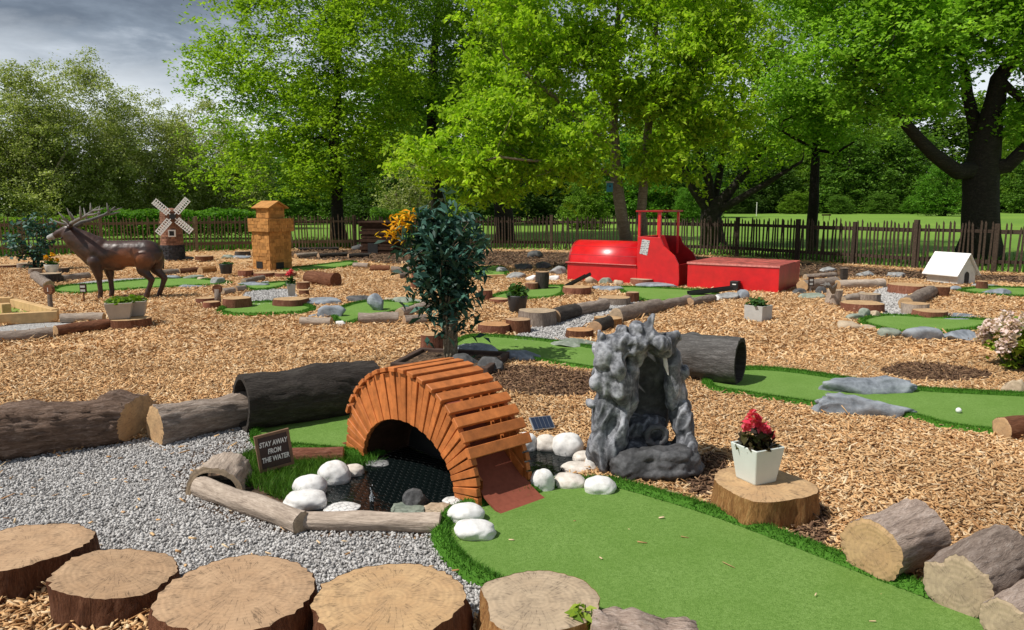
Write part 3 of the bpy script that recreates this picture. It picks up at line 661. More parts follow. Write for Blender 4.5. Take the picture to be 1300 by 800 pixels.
# wood chips --------------------------------------------------------
def scatter_chips(name, mat, n, d0, d1, size, avoid, keep=None, pw=1.0, halfang=.72):
    y = d0 + (d1 - d0) * RNG.uniform(0, 1, n) ** pw; x = RNG.uniform(-1, 1, n) * (y * halfang + .6)
    ok = pip(garden, x, y)
    for a in avoid: ok &= ~pip(a, x, y)
    if keep is not None:
        kk = np.zeros(n, bool)
        for a in keep: kk |= pip(a, x, y)
        ok &= kk
    x, y = x[ok], y[ok]; n = len(x); L = size * RNG.gamma(3.2, .31, n) + size * .25; Wd = size * RNG.uniform(.22, .55, n); T = size * .10
    a = RNG.uniform(0, 2 * np.pi, n); pit = RNG.normal(0, .28, n); rol = RNG.normal(0, .45, n)
    t = np.c_[np.cos(a) * np.cos(pit), np.sin(a) * np.cos(pit), np.sin(pit)]; s0 = np.c_[-np.sin(a), np.cos(a), np.zeros(n)]
    u = np.cross(t, s0); s = s0 * np.cos(rol)[:, None] + u * np.sin(rol)[:, None]; u = np.cross(t, s)
    z = np.abs(RNG.normal(0, .011, n)) + .004 + np.abs(np.sin(pit)) * L * .4
    P = np.c_[x, y, z]; t = t * (L / 2)[:, None]; s = s * (Wd / 2)[:, None]; u = u * T / 2
    sk = RNG.uniform(.55, 1, (n, 1)); sk2 = RNG.uniform(.55, 1, (n, 1))
    c = [P - t - s * sk, P + t - s * sk2, P + t * RNG.uniform(.8, 1.1, (n, 1)) + s, P - t * RNG.uniform(.8, 1.1, (n, 1)) + s * sk]
    top = [p + u for p in c]; bot = [p - u for p in c]
    if d0 < 8:
        V = np.stack(top + bot, 1).reshape(-1, 3); F = np.array([[0, 1, 2, 3], [7, 6, 5, 4], [0, 4, 5, 1], [1, 5, 6, 2], [2, 6, 7, 3], [3, 7, 4, 0]])
        return tag(bulk_faces(name, V, (F[None] + (np.arange(n) * 8)[:, None, None]).reshape(-1, 4), mat), kind='stuff')
    return tag(bulk(name, np.stack(top, 1).reshape(-1, 3), 4, mat), kind='stuff')
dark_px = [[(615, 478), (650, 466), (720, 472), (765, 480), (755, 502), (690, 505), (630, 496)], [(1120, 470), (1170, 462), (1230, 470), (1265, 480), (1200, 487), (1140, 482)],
           [(872, 612), (882, 586), (915, 578), (925, 600), (900, 632), (880, 632)], [(1005, 700), (1012, 650), (1045, 645), (1050, 690), (1030, 702)], [(1040, 690), (1200, 650), (1240, 670), (1060, 740)]]  # fountain and flower stump shadows, laid as patches of dark chips
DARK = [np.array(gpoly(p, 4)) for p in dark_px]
AREA = np.array(gpoly([(236, 640), (240, 575), (326, 548), (480, 512), (520, 540), (560, 560), (620, 548), (690, 562), (740, 576), (735, 602), (690, 625), (600, 690), (560, 682), (380, 680)], 2))
sheet('pond_margin', AREA, -.001, 'soil')['kind'] = 'structure'
AV = GREENS + GRAVELS + PONDS + [GRASSP, AREA]
scatter_chips('wood_chips', 'chips', 280000, 2.6, 8.2, .031, AV + DARK[:4], pw=.8)
scatter_chips('wood_chips', 'chips', 420000, 8.0, 21, .040, AV + DARK[:4] + [np.array(soil_poly)], pw=.9)
scatter_chips('wood_chips', 'chips', 26000, 20, 33, .07, AV + [np.array(soil_poly)], halfang=.7)
scatter_chips('dark_mulch_and_shade', 'chips_dark', 260000, 3, 9.5, .032, AV, keep=DARK[:4])  # real dark mulch, plus the painted fountain and stump shadows
scatter_chips('dark_mulch_and_shade', 'chips_dark', 90000, 13, 33, .06, AV, keep=[np.array(soil_poly)])  # tree shade along the fence, painted in with darker chips
scatter_chips('wood_chips', 'chips', 900, 2.6, 6.5, .026, PONDS + GREENS, keep=[GRAVELS[0]], pw=.8)
scatter_chips('wood_chips', 'chips', 420, 2.6, 5.5, .022, PONDS + GRAVELS, keep=[GREENS[0]], pw=.8)
# long grass along the outside of the fence
gv = []
for i in range(len(FL) - 1):
    a, b_ = FL[i], FL[i + 1]; L = (b_ - a).length; m = int(L * (420 if b_.x < -3 else 60)); u = RNG.uniform(0, 1, m); off = RNG.gamma(1.6, .9, m) + .35
    dirv = (b_ - a).normalized(); nx_, ny_ = dirv.y, -dirv.x
    if ny_ < 0: nx_, ny_ = -nx_, -ny_
    gv.append(np.c_[a.x + (b_.x - a.x) * u + nx_ * off, a.y + (b_.y - a.y) * u + ny_ * off, np.full(m, -.03)])
gv = np.vstack(gv); tag(bulk('meadow_grass', blade_verts(gv, .32, .05, .35), 3, 'grass_blade'), kind='stuff')

# ------------------------------------------------------------------ fence
def fence(label, pts, mat, seed, group=None):
    rr = random.Random(seed); t = thing('picket_fence', label, 'fence', pts[0])
    O = Vector(pts[0])
    for i in range(len(pts) - 1):
        a, b_ = Vector(pts[i]) - O, Vector(pts[i + 1]) - O; full = (b_ - a).length; nb = max(1, round(full / 3.4))
        for j in range(nb):
            p, q = a.lerp(b_, j / nb), a.lerp(b_, (j + 1) / nb); d = (q - p).normalized(); L = (q - p).length; ang = math.atan2(d.y, d.x)
            mt = Matrix.Translation(p) @ Matrix.Rotation(ang, 4, 'Z')
            mb = MB(); pm = mt @ Matrix.Rotation(rr.gauss(0, .012), 4, 'Y'); mb.box((-.055, -.055, -.05), (.055, .055, 1.16 + rr.uniform(-.04, .08)), mat=pm); mb.build('post', mat, t, bevel=.008)
            for z in (.26, .98):
                mb = MB(); mb.box((.056, -.035, z - .045 + rr.gauss(0, .01)), (L - .056, .012, z + .045), mat=mt); mb.build('rail', mat, t)
            mb = MB(); x = .11
            while x < L - .07:
                w = rr.uniform(.018, .027); h = 1.13 + rr.gauss(0, .035); sh = Matrix.Rotation(rr.gauss(0, .03), 4, 'Y'); mm = mt @ Matrix.Translation((x, .034, .05)) @ sh
                mb.prism([(-w, 0), (w, 0), (w * .9, h * .96), (0.3 * w, h), (-w * .9, h * .95)], -.012, .012, mm); x += rr.uniform(.095, .125)
            mb.build('picket_panel', mat, t)
    p = Vector(pts[-1]) - O; mb = MB(); mb.box((p.x - .055, p.y - .055, -.05), (p.x + .055, p.y + .055, 1.18)); mb.build('post', mat, t)
    return t
fence('long dark picket fence running along the meadow from the right edge past the red train', FL[:10], 'fence', 3)
fence('paler picket fence behind the windmill and the deer at the left', FL[9:][0:1] + FL[10:], 'fence_pale', 5)

# ------------------------------------------------------------------ trees by the fence
def lobe(px, py, d, rx, ry, rd=None):
    s = d / FPX; return (tuple(P3(px, py, d)), (rx * s, rd if rd else rx * s * .8, ry * s))
def tp(px, py, d, r): p = P3(px, py, d); return (p.x, p.y, p.z, r)
def tb(px, py, r):  # on the ground
    p = G(px, py, -.05); return (p.x, p.y, p.z, r)
g = 'trees along the fence'
# tree left of centre
b0 = G(430, 312)
tree('broad mid green tree with a single dark trunk behind the shingled tower', b0, [(-1, [tb(431, 313, .34), tp(429, 285, 30.3, .25), tp(428, 240, 30.3, .22), tp(424, 170, 30.3, .19), tp(428, 90, 30.3, .14), tp(425, 0, 30.3, .08), tp(420, -120, 30.3, .03)])],
     [lobe(375, 70, 29.5, 110, 80, 3), lobe(300, 110, 29.5, 62, 75), lobe(335, 195, 28.8, 62, 50), lobe(425, 190, 28.6, 85, 60), lobe(460, 80, 29.5, 80, 90, 3), lobe(290, 30, 30, 50, 55), lobe(400, -80, 30.3, 130, 110, 4), lobe(285, 205, 30, 45, 45), lobe(400, 235, 29, 60, 30), lobe(480, 215, 29.5, 40, 50)],
     480, 150, .145, 'leaf_mid', group=None, sigma=.45, minz=2.2, up=.7)
tree('darker tree with a leaning forked trunk behind the leafy potted tree', G(562, 296), [(-1, [tb(562, 297, .42), tp(556, 250, 38, .34), tp(548, 170, 38, .26), tp(552, 60, 38, .18), tp(560, -60, 38, .06)]), (3, [tp(530, 205, 37.5, .12), tp(505, 190, 37, .06)])],
     [lobe(540, 60, 37, 75, 85, 3), lobe(560, 140, 37.5, 60, 40), lobe(520, -60, 38, 100, 80), lobe(600, 40, 38, 50, 90)], 260, 140, .18, 'leaf_dark', sigma=.55, minz=3, up=.5)
tree('stocky dark trunked tree hidden under the lime green branches', G(640, 306), [(-1, [tb(641, 307, .42), tp(640, 275, 33, .40), tp(634, 230, 33, .34), tp(645, 160, 33, .2), tp(655, 60, 33, .1)]), (2, [tp(610, 195, 33, .16), tp(590, 150, 33, .08)]), (2, [tp(672, 200, 33, .16), tp(700, 150, 33, .06)])],
     [lobe(640, 110, 33, 90, 70, 2.5), lobe(700, 150, 34, 60, 50), lobe(640, 0, 33, 110, 80)], 190, 110, .17, 'leaf_dark', sigma=.5, minz=3)
# twin stemmed lime tree behind the train
b0 = G(800, 327)
tree('twin stemmed tree with hanging lime green leaves behind the red train', b0, [
    (-1, [tb(793, 330, .20), tp(790, 280, 21, .165), tp(782, 225, 21, .15), tp(779, 150, 21, .12), tp(782, 60, 21, .09), tp(785, -60, 21, .03)]),
    (-1, [tb(811, 330, .16), tp(814, 270, 21.2, .13), tp(820, 190, 21.2, .12), tp(828, 110, 21.2, .09), tp(835, 0, 21.2, .05)]),
    (4, [tp(745, 205, 19.8, .05), tp(690, 205, 18.6, .04), tp(640, 200, 18, .025)]), (5, [tp(700, 120, 20, .06), tp(640, 70, 19, .03)]), (17, [tp(860, 150, 20.6, .06), tp(900, 80, 20, .03)])],
    [lobe(625, 160, 18.4, 75, 45), lobe(560, 185, 18.2, 60, 28), lobe(600, 208, 18.2, 52, 34), lobe(660, 203, 18.6, 58, 38), lobe(650, 70, 19.3, 70, 70), lobe(720, 175, 19.2, 70, 42), lobe(760, 90, 19.8, 90, 70), lobe(830, 60, 20, 80, 70), lobe(900, 110, 20, 62, 75), lobe(870, 190, 20.4, 60, 34), lobe(690, -20, 20, 110, 60), lobe(830, -60, 21, 130, 70), lobe(930, 30, 20, 50, 50)],
    560, 150, .135, 'leaf_lime', 'trunk_grey', sigma=.28, minz=1.7, up=.35, hang=.9, rtip=.006, aspect=.5)
tree('low forking tree with many spreading dark limbs right of the red train', G(905, 309), [
    (-1, [tb(905, 311, .50), tp(903, 285, 29.5, .42), tp(902, 272, 29.5, .40)]), (4, [tp(880, 240, 29.3, .17), tp(856, 190, 29, .13), tp(846, 140, 29, .08)]), (4, [tp(900, 230, 29.6, .17), tp(884, 180, 29.6, .12), tp(880, 100, 29.6, .07)]),
    (4, [tp(925, 245, 29.3, .18), tp(950, 215, 29, .13), tp(985, 180, 28.7, .07)]), (4, [tp(935, 255, 29, .14), tp(975, 232, 28.4, .10), tp(1018, 205, 28, .05)]), (4, [tp(912, 230, 30, .14), tp(925, 160, 30, .1), tp(935, 80, 30, .05)])],
    [lobe(860, 140, 28.6, 60, 65), lobe(945, 150, 28.6, 70, 50), lobe(900, 70, 29, 100, 80, 3), lobe(985, 190, 28.2, 45, 38), lobe(1000, 110, 29, 50, 60), lobe(950, -30, 29.5, 130, 60)], 340, 110, .14, 'leaf_mid', sigma=.45, minz=2.5, rtip=.007)
tree('slim straight tree standing between the red trailer and the big oak', G(1030, 318), [(-1, [tb(1030, 319, .20), tp(1033, 260, 25.5, .165), tp(1036, 190, 25.5, .13), tp(1040, 110, 25.5, .09), tp(1040, 0, 25.5, .03)]), (4, [tp(1008, 175, 25, .05), tp(980, 160, 24.5, .02)]), (4, [tp(1062, 195, 25, .05), tp(1085, 180, 24.6, .03)])],
     [lobe(1035, 90, 25, 62, 70), lobe(1000, 140, 24.6, 40, 35), lobe(1075, 150, 24.8, 40, 38), lobe(1040, -20, 25.5, 80, 70), lobe(1045, 175, 25, 32, 28)], 220, 110, .13, 'leaf_oak', sigma=.36, minz=2.6)
tree('massive oak with a thick dark trunk and crooked limbs at the right edge', G(1243, 333), [
    (-1, [tb(1244, 335, .60), tp(1245, 300, 21.3, .49), tp(1245, 250, 21.3, .45), tp(1246, 215, 21.3, .46)]),
    (6, [tp(1215, 218, 21, .21), tp(1185, 196, 20.6, .17), tp(1152, 160, 20.2, .14), tp(1128, 130, 19.9, .10), tp(1100, 90, 19.6, .05)]),
    (6, [tp(1258, 150, 21.2, .30), tp(1268, 100, 21.1, .22), tp(1290, 70, 21, .15), tp(1315, 20, 21, .08)]), (6, [tp(1280, 210, 21, .20), tp(1310, 180, 20.7, .16), tp(1350, 150, 20.5, .1)]),
    (6, [tp(1236, 150, 21.6, .18), tp(1225, 90, 21.8, .12), tp(1210, 20, 22, .06)]), (18, [tp(1300, 130, 20.6, .1), tp(1340, 100, 20.3, .06)])],
    [lobe(1140, 50, 19.6, 75, 60), lobe(1190, 105, 20.3, 48, 36), lobe(1205, 50, 21.8, 70, 60), lobe(1120, 120, 19.8, 42, 32), lobe(1085, 75, 19.8, 50, 55), lobe(1290, 30, 20.6, 80, 65), lobe(1230, -50, 21, 150, 60), lobe(1340, 110, 20.6, 55, 65), lobe(1100, -20, 20, 80, 50), lobe(1290, 165, 21, 28, 22)],
    480, 150, .14, 'leaf_oak', sigma=.40, minz=3, rtip=.009, up=.7, aspect=.65)
# blue nest box on the twin stemmed tree
nb = thing('nest_box', 'small blue nest box fixed to the grey twin tree trunk', 'nest box', P3(774, 238, 20.75))
MB().box((-.08, -.07, -.12), (.08, .07, .12)).build('box', 'blue', nb, bevel=.006); MB().prism([(-.1, .121), (.1, .121), (.1, .15), (-.1, .16)], -.11, .09).build('lid', 'pot_grey', nb)
m_ = MB(); m_.tube([(0, -.068, .03), (0, -.075, .03)], .025, 12); m_.build('entrance_hole', 'black', nb)
# grey green willows at the left and the hedges
def bigbush(label, px, base_depth, wpx, toppx, leaf, tips, per, size, sig, dark=True, group=None, name='tree', cat='tree', bark='trunk_grey', rd=None):
    z = P3(px, toppx, base_depth).z; b = P3(px, 258, base_depth); b = Vector((b.x, b.y, 0)); s = base_depth / FPX
    w = wpx * s / 2; rd = rd or w * .6
    lob = [((b.x, b.y, z * .55), (w * .85, rd, z * .45)), ((b.x - w * .45, b.y - .4, z * .40), (w * .55, rd * .9, z * .38)), ((b.x + w * .45, b.y - .4, z * .42), (w * .55, rd * .9, z * .38)), ((b.x + w * .1, b.y - rd * .3, z * .28), (w * .9, rd * .9, z * .26))]
    st = []
    for i in range(5):
        o = (i - 2) * w * .13; st.append((-1, [(b.x + o, b.y - .3 * (i % 2), -.05, .12), (b.x + o * 1.8, b.y - .4 * (i % 2), z * .22, .09), (b.x + o * 3.4, b.y - .5 * (i % 2), z * .5, .05)]))
    return tree(label, b, st, lob, tips, per, size, leaf, bark, group, sig, .006, .4, .2, cat, name, .42, .3, 3)
bigbush('grey green bushy willow at the far left edge behind the deer', 10, 40, 190, 72, 'leaf_willow', 420, 190, .12, .45)
bigbush('taller grey green willow with pale flecks, second from the left edge', 95, 43, 170, 64, 'leaf_willow', 440, 190, .12, .48)
bigbush('rounded grey green willow just left of the windmill', 190, 47, 150, 118, 'leaf_willow', 400, 190, .125, .48)
bigbush('lower willow tucked behind the left flank of the broad green tree', 275, 50, 130, 128, 'leaf_willow', 320, 170, .135, .5)
bigbush('pale silvery shrub behind the fence left of the leafy potted tree', 520, 44, 70, 200, 'leaf_willow', 90, 80, .12, .4, name='shrub', cat='shrub')
# copies of far trees
def proto(leaf, n_lobes, seed, tips, per, sig, size):
    rr = random.Random(seed); L = [((0, 0, 6.2), (3.6, 3.0, 4.6)), ((-2.2, -.6, 3.6), (2.6, 2.4, 3.4)), ((2.3, -.5, 3.8), (2.6, 2.4, 3.5)), ((0, -1.5, 1.9), (3.6, 1.8, 2.0)), ((.6, 0, 9), (2.3, 2.2, 2.4)), ((-1.6, -1, 1.2), (2.4, 1.8, 1.3)), ((1.9, -1, 1.2), (2.4, 1.8, 1.3))]
    L = [((c[0] + rr.uniform(-.5, .5), c[1], c[2] + rr.uniform(-.5, .5)), r) for c, r in L]
    return tree('x', (0, 0, 0), [(-1, [(0, 0, -.1, .28), (.1, 0, 1.5, .2), (0, .1, 4, .15), (.1, 0, 8, .06)])], L, tips, per, size, leaf, 'trunk_dark', None, sig, .01, .5, .2, 'tree', 'tree', .42, .1, 3)
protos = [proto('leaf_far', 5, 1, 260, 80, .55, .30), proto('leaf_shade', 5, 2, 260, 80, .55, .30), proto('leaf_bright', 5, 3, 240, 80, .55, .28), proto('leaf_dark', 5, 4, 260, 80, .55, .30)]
used = [False] * 4
def far_tree(k, px, depth, hpx, wide, label, group):
    "hpx: picture row of the tree top"
    b = P3(px, 258, depth); z = P3(px, hpx, depth).z; src = protos[k]
    if not used[k]: r = src; used[k] = True; kids = []
    else:
        r = src.copy(); C.objects.link(r)
        for ch in list(src.children): c = ch.copy(); C.objects.link(c); c.parent = r
    s = z / 11.0; r.location = (b.x, b.y, 0); r.scale = (s * wide, s * wide, s); r.rotation_euler = (0, 0, random.uniform(-.6, .6)); tag(r, label, 'tree', group)
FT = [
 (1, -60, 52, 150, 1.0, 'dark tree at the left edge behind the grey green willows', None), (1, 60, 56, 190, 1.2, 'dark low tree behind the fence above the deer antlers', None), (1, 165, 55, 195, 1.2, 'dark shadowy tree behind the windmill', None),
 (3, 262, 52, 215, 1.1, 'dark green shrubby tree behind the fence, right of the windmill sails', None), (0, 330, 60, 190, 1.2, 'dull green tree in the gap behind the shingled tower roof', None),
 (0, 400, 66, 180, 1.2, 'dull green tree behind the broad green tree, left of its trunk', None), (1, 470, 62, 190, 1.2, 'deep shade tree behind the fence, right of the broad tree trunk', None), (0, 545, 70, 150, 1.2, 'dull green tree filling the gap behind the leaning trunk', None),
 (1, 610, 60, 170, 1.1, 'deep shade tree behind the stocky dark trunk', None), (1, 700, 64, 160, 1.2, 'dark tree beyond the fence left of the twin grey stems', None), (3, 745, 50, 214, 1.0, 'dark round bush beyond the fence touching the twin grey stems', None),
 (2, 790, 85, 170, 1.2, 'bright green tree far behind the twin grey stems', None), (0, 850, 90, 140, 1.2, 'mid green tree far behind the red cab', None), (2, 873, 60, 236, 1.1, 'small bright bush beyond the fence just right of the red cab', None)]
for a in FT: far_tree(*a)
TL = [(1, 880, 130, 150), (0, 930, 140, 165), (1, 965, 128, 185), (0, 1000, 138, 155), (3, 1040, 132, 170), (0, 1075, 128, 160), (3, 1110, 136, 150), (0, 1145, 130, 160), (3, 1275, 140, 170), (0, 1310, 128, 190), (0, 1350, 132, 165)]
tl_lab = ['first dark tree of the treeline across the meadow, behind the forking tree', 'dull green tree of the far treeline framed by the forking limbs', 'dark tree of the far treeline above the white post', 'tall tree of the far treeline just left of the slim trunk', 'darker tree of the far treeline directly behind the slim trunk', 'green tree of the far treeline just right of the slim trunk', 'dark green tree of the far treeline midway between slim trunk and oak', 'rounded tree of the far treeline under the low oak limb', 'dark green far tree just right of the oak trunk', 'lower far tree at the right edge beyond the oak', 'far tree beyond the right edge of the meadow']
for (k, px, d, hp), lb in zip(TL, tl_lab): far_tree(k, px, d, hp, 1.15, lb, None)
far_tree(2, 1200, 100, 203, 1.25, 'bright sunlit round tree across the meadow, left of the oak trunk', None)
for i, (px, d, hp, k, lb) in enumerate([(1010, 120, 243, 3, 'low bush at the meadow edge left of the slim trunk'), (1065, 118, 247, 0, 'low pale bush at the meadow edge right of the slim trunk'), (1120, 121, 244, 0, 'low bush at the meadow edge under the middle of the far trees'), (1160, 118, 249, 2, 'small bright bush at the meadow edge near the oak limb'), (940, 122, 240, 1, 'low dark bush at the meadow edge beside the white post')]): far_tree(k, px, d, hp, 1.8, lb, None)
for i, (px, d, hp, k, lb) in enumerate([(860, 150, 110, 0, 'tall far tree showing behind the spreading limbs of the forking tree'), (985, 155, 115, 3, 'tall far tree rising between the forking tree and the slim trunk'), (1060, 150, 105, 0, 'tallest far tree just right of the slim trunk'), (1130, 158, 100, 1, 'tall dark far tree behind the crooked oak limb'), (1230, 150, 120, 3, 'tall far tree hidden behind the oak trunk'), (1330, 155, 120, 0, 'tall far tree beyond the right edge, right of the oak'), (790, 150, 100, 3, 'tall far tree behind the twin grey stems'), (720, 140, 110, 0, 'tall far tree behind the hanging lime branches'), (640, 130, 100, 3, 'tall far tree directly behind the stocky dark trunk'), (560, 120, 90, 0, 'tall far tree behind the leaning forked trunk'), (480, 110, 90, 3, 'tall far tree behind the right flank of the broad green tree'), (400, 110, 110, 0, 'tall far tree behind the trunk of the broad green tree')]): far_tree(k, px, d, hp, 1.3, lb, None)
# hedges of nettles beyond the left fence
def hedge(label, p0, p1, h, depth, n, leaf, size):
    a, b_ = Vector(p0), Vector(p1); d = b_ - a; L = d.length; t = thing('hedge', label, 'hedge', a, math.atan2(d.y, d.x)); 
    P = np.c_[RNG.uniform(0, L, n), RNG.uniform(0, depth, n), np.zeros(n)]; top = np.array([h * (.86 + .22 * noise.noise(Vector((x * .9, y * .9, 3)))) for x, y in P[:, :2]]); P[:, 2] = top * RNG.uniform(.0, 1, n) ** .45
    bulk('foliage', leaf_verts(P, size, .6), 4, leaf, t)
    st = MB()
    for i in range(int(L * 2)): x = random.uniform(0, L); y = random.uniform(.1, depth); st.tube([(x, y, -.05), (x + random.gauss(0, .06), y, h * .7)], [.012, .005], 4, False)
    st.build('stem', 'trunk_dark', t); return t
def gd(px, d): p = P3(px, 258, d); return (p.x, p.y, -.02)
hedge('sunlit light green nettle hedge behind the windmill and the left fence', gd(118, 35), gd(330, 35.5), 1.5, 2.2, 26000, 'leaf_bright', .13)
hedge('shaded low hedge behind the left end of the fence', gd(-90, 34), gd(116, 35.5), 1.15, 1.5, 9000, 'leaf_dark', .13)
hedge('green undergrowth behind the fence between the two dark trunks', gd(470, 40), gd(600, 41), 1.5, 2, 10000, 'leaf_far', .14)
# white post and tiny sign far in the meadow
t = thing('marker_post', 'thin white post standing far out in the meadow', 'post', gd(961, 100)); m_ = MB(); m_.tube([(0, 0, 0), (0, 0, 1.7)], .05, 8); m_.build('pole', 'offwhite', t); m_ = MB(); m_.tube([(0, 0, 1.701), (0, 0, 1.78)], .075, 8); m_.build('pole_cap', 'offwhite', t)
t = thing('field_sign', 'tiny dark sign on legs far out in the meadow', 'sign', gd(1050, 75)); MB().box((-.45, -.02, .45), (.45, .02, .6)).build('board', 'hut', t)
for x in (-.3, .3): m_ = MB(); m_.tube([(x, 0, 0), (x, 0, .45)], .03, 6); m_.build('leg', 'hut', t)
# ------------------------------------------------------------------ foreground stumps and logs
gs = 'sawn stumps lined up along the gravel'
stump(36, 691, 142, .15, 'sawn stump at the far left of the front row, cut off by the frame', 'bark_brown', 'cut_brown', gs, lump=.14, seed=3, ridge=.05)
p = stump(148, 726, 150, .135, 'tilted oval sawn stump, second from the left in the front row', 'bark_brown', 'cut_brown', gs, squash=.8, seed=12.5, lump=.08, tilt=(.12, .10), roll=.9, ridge=.05)
stump(302, 750, 192, .17, 'broad round sawn stump in the middle of the front row', 'bark_brown', 'cut_brown', gs, seed=21, lump=.06, tilt=(.03, .02), ridge=.05)
stump(498, 759, 194, .18, 'broad sawn stump fourth in the front row with a smooth tan top', 'bark_brown', 'cut_tan', gs, seed=33, lump=.06, ridge=.05)
stump(679, 763, 148, .17, 'wavy edged sawn stump with a grey heart at the turf corner', 'bark_gold', 'cut_grey', gs, seed=44, lump=.16, knots=((.15, 1.0, .14, .05), (.15, 3.9, .16, .05), (.15, 2.6, .10, .04), (.15, 5.4, .1, .04)))
timber('log', 'rough bark covered log lying at the bottom edge beside the wavy stump', 'log', G(748, 812, .07), G(880, 836, .03), .125, .10, 'bark_warm', 'cut_grey', None, (1, 1), 30, 64, .2, .26, ((.16, 1.5, .3, .04), (.1, .6, .3, .03)), seed=9)
b = G(740, 838); t = thing('leafy_weed', 'small bright green weed growing between the wavy stump and the log', 'plant', b)
V = []
for i in range(46):
    a = random.uniform(0, 6.28); r = random.uniform(.0, .04); h = random.uniform(.10, .20); V.append((r * math.cos(a), r * math.sin(a), h))
m_ = MB()
for i in range(5): a = i * 1.26; m_.tube([(0, 0, 0), (.02 * math.cos(a), .02 * math.sin(a), .09), (.03 * math.cos(a), .03 * math.sin(a), .2)], [.003, .003, .002], 5, False)
m_.build('stem', 'leaf_pot', t); bulk('foliage', leaf_verts(np.array(V), .06, .6, .4), 4, 'leaf_rhodo', t)
# big left logs
log(-75, 560, 176, 531, 68, 'thick dark brown bark log at the left with a knot and a pale sawn end', 'bark_umber', 'cut_tan', lump=.08, ridge=.13, seed=5, knots=((.98, 1.5, .42, .06), (.5, 1.9, .15, .1), (.9, 4.6, .2, .09)), ns=80, tilt=(.95, .1), taper=.86)
log(196, 541, 313, 518, 48, 'grey weathered log wedged between the brown log and the hollow dark log', 'bark_grey', 'cut_tan', lump=.14, ridge=.08, seed=6, taper=.93)
log(306, 512, 474, 489, 66, 'hollow blackened log lying behind the small green', 'bark_dark', 'bark_dark', lump=.07, ridge=.06, seed=7, hollow=.82, knots=((.55, 1.7, .12, .05),), sink=.05, taper=.95, name='hollow_log')
log(254, 617, 384, 664, 26, 'slim stripped pole lying from the hollow half log to the front corner of the pond', 'bark_pale', 'cut_grey', lump=.12, ridge=.05, seed=8, name='wooden_pole', cat='pole', group='slim poles edging the pond')
log(379, 661, 559, 664, 24, 'slim stripped pole along the front edge of the pond', 'bark_pale', 'cut_grey', lump=.10, ridge=.05, seed=9, name='wooden_pole', cat='pole', group='slim poles edging the pond', taper=1.05)
p0 = G(272, 629, .0); p1 = G(290, 604, .0)
timber('hollow_log', 'short upturned half log like a small tunnel at the corner of the gravel', 'log', p0, p1, .165, .15, 'bark_pale', 'cut_grey', None, (1, 1), 12, 40, .08, .05, seed=4, hollow=.80, arc=(-.25, math.pi + .25))
log(366, 579, 436, 577, 19, 'reddish log half buried between the grass patch and the small green', 'bark_red', 'cut_tan', seed=14, sink=.3)
log(800, 446, 940, 459, 47, 'hollow grey log tunnel whose open end faces the winding green', 'bark_slate', 'bark_dark', lump=.06, ridge=.05, seed=15, hollow=.84, knots=((.62, 1.5, .14, .05),), name='hollow_log', sink=.02, taper=1.05, ns=48)
m_l = [(1106, 700, 1164, 674, 78, 'sawn log at the lower right, left of the two beside the green', 11, .2), (1214, 744, 1272, 703, 79, 'sawn log at the lower right with a notch in its pale cut face', 12, .22), (1276, 792, 1350, 745, 60, 'partly hidden sawn log in the lower right corner', 13, .2)]
for ax, ay, bx, by, dp, lb, sd, lu in m_l:
    log(ax, ay, bx, by, dp, lb, 'bark_warm', 'cut_grey' if sd > 11 else 'cut_tan', group='sawn logs lying at the lower right', lump=lu * .35, ridge=.07, seed=sd, sink=.08, notch=(.9, .22, .3) if sd == 12 else None)
stump(966, 612, 121, .17, 'golden barked stump carrying the pot of red flowers', 'bark_gold', 'cut_tan', seed=51)
stump(548, 424, 30, .22, 'short reddish stump left of the leafy potted tree', 'bark_red', 'cut_tan', seed=52)
log(1272, 545, 1330, 541, 30, 'log end at the right edge of the winding green', 'bark_brown', 'cut_tan', seed=53)
rock(1291, 503, 26, 24, 'small pinkish rock at the right edge below the flowering shrub', 'rock_tan')

# ------------------------------------------------------------------ pond stones
cobble(421, 617, 40, 34, 'white speckled cobble, largest and tallest left of the pond')
cobble(391, 632, 40, 32, 'rounded white cobble in the middle of the three left of the pond')
cobble(383, 650, 52, 30, 'white cobble lowest of the three left of the pond, above the poles')
cobble(447, 606, 26, 18, 'small cream cobble behind the tallest left cobble', 'rock_cream')
cobble(432, 652, 44, 12, 'flat white cobble just behind the slim front pole')
cobble(478, 593, 28, 10, 'flat grey stone at the back of the pond under the bridge', 'rock_grey')
rock(527, 647, 32, 28, 'round black stone standing in the pond in front of the bridge', 'rock_dark', name='pond_stone', cat='stone', dep=.9, flat=.7)
rock(516, 656, 62, 18, 'flat greenish grey stone at the front of the pond', 'rock_green', name='pond_stone', cat='stone')
rock(556, 656, 42, 18, 'tan stone between the pond and the right foot of the bridge', 'rock_tan', name='pond_stone', cat='stone')
cobble(575, 641, 28, 12, 'low white cobble tucked under the right foot of the bridge')
cobble(591, 665, 44, 28, 'white cobble on the turf edge, upper of the pair by the bridge foot', z0=.02)
cobble(602, 687, 50, 30, 'white cobble on the turf, lower of the pair by the bridge foot', z0=.02)
cobble(668, 574, 28, 27, 'white cobble right of the bridge, at the left end of the row behind the pool', )
cobble(693, 574, 28, 24, 'cream cobble directly below the small solar panel', 'rock_cream')
cobble(722, 580, 38, 32, 'large round white cobble behind the little right hand pool')
cobble(742, 589, 28, 18, 'cream cobble nearest the fountain at the back of the pool', 'rock_cream')
cobble(752, 599, 18, 22, 'white cobble half hidden by the fountain base')
cobble(735, 602, 40, 18, 'flat cream cobble in the middle of the row before the fountain', 'rock_cream', z0=.0)
cobble(688, 628, 30, 34, 'white cobble against the right foot of the bridge')
cobble(723, 624, 42, 26, 'oval cream cobble in front of the little right hand pool', 'rock_cream')
cobble(763, 630, 39, 27, 'bright white cobble at the left front of the fountain', z0=.01)
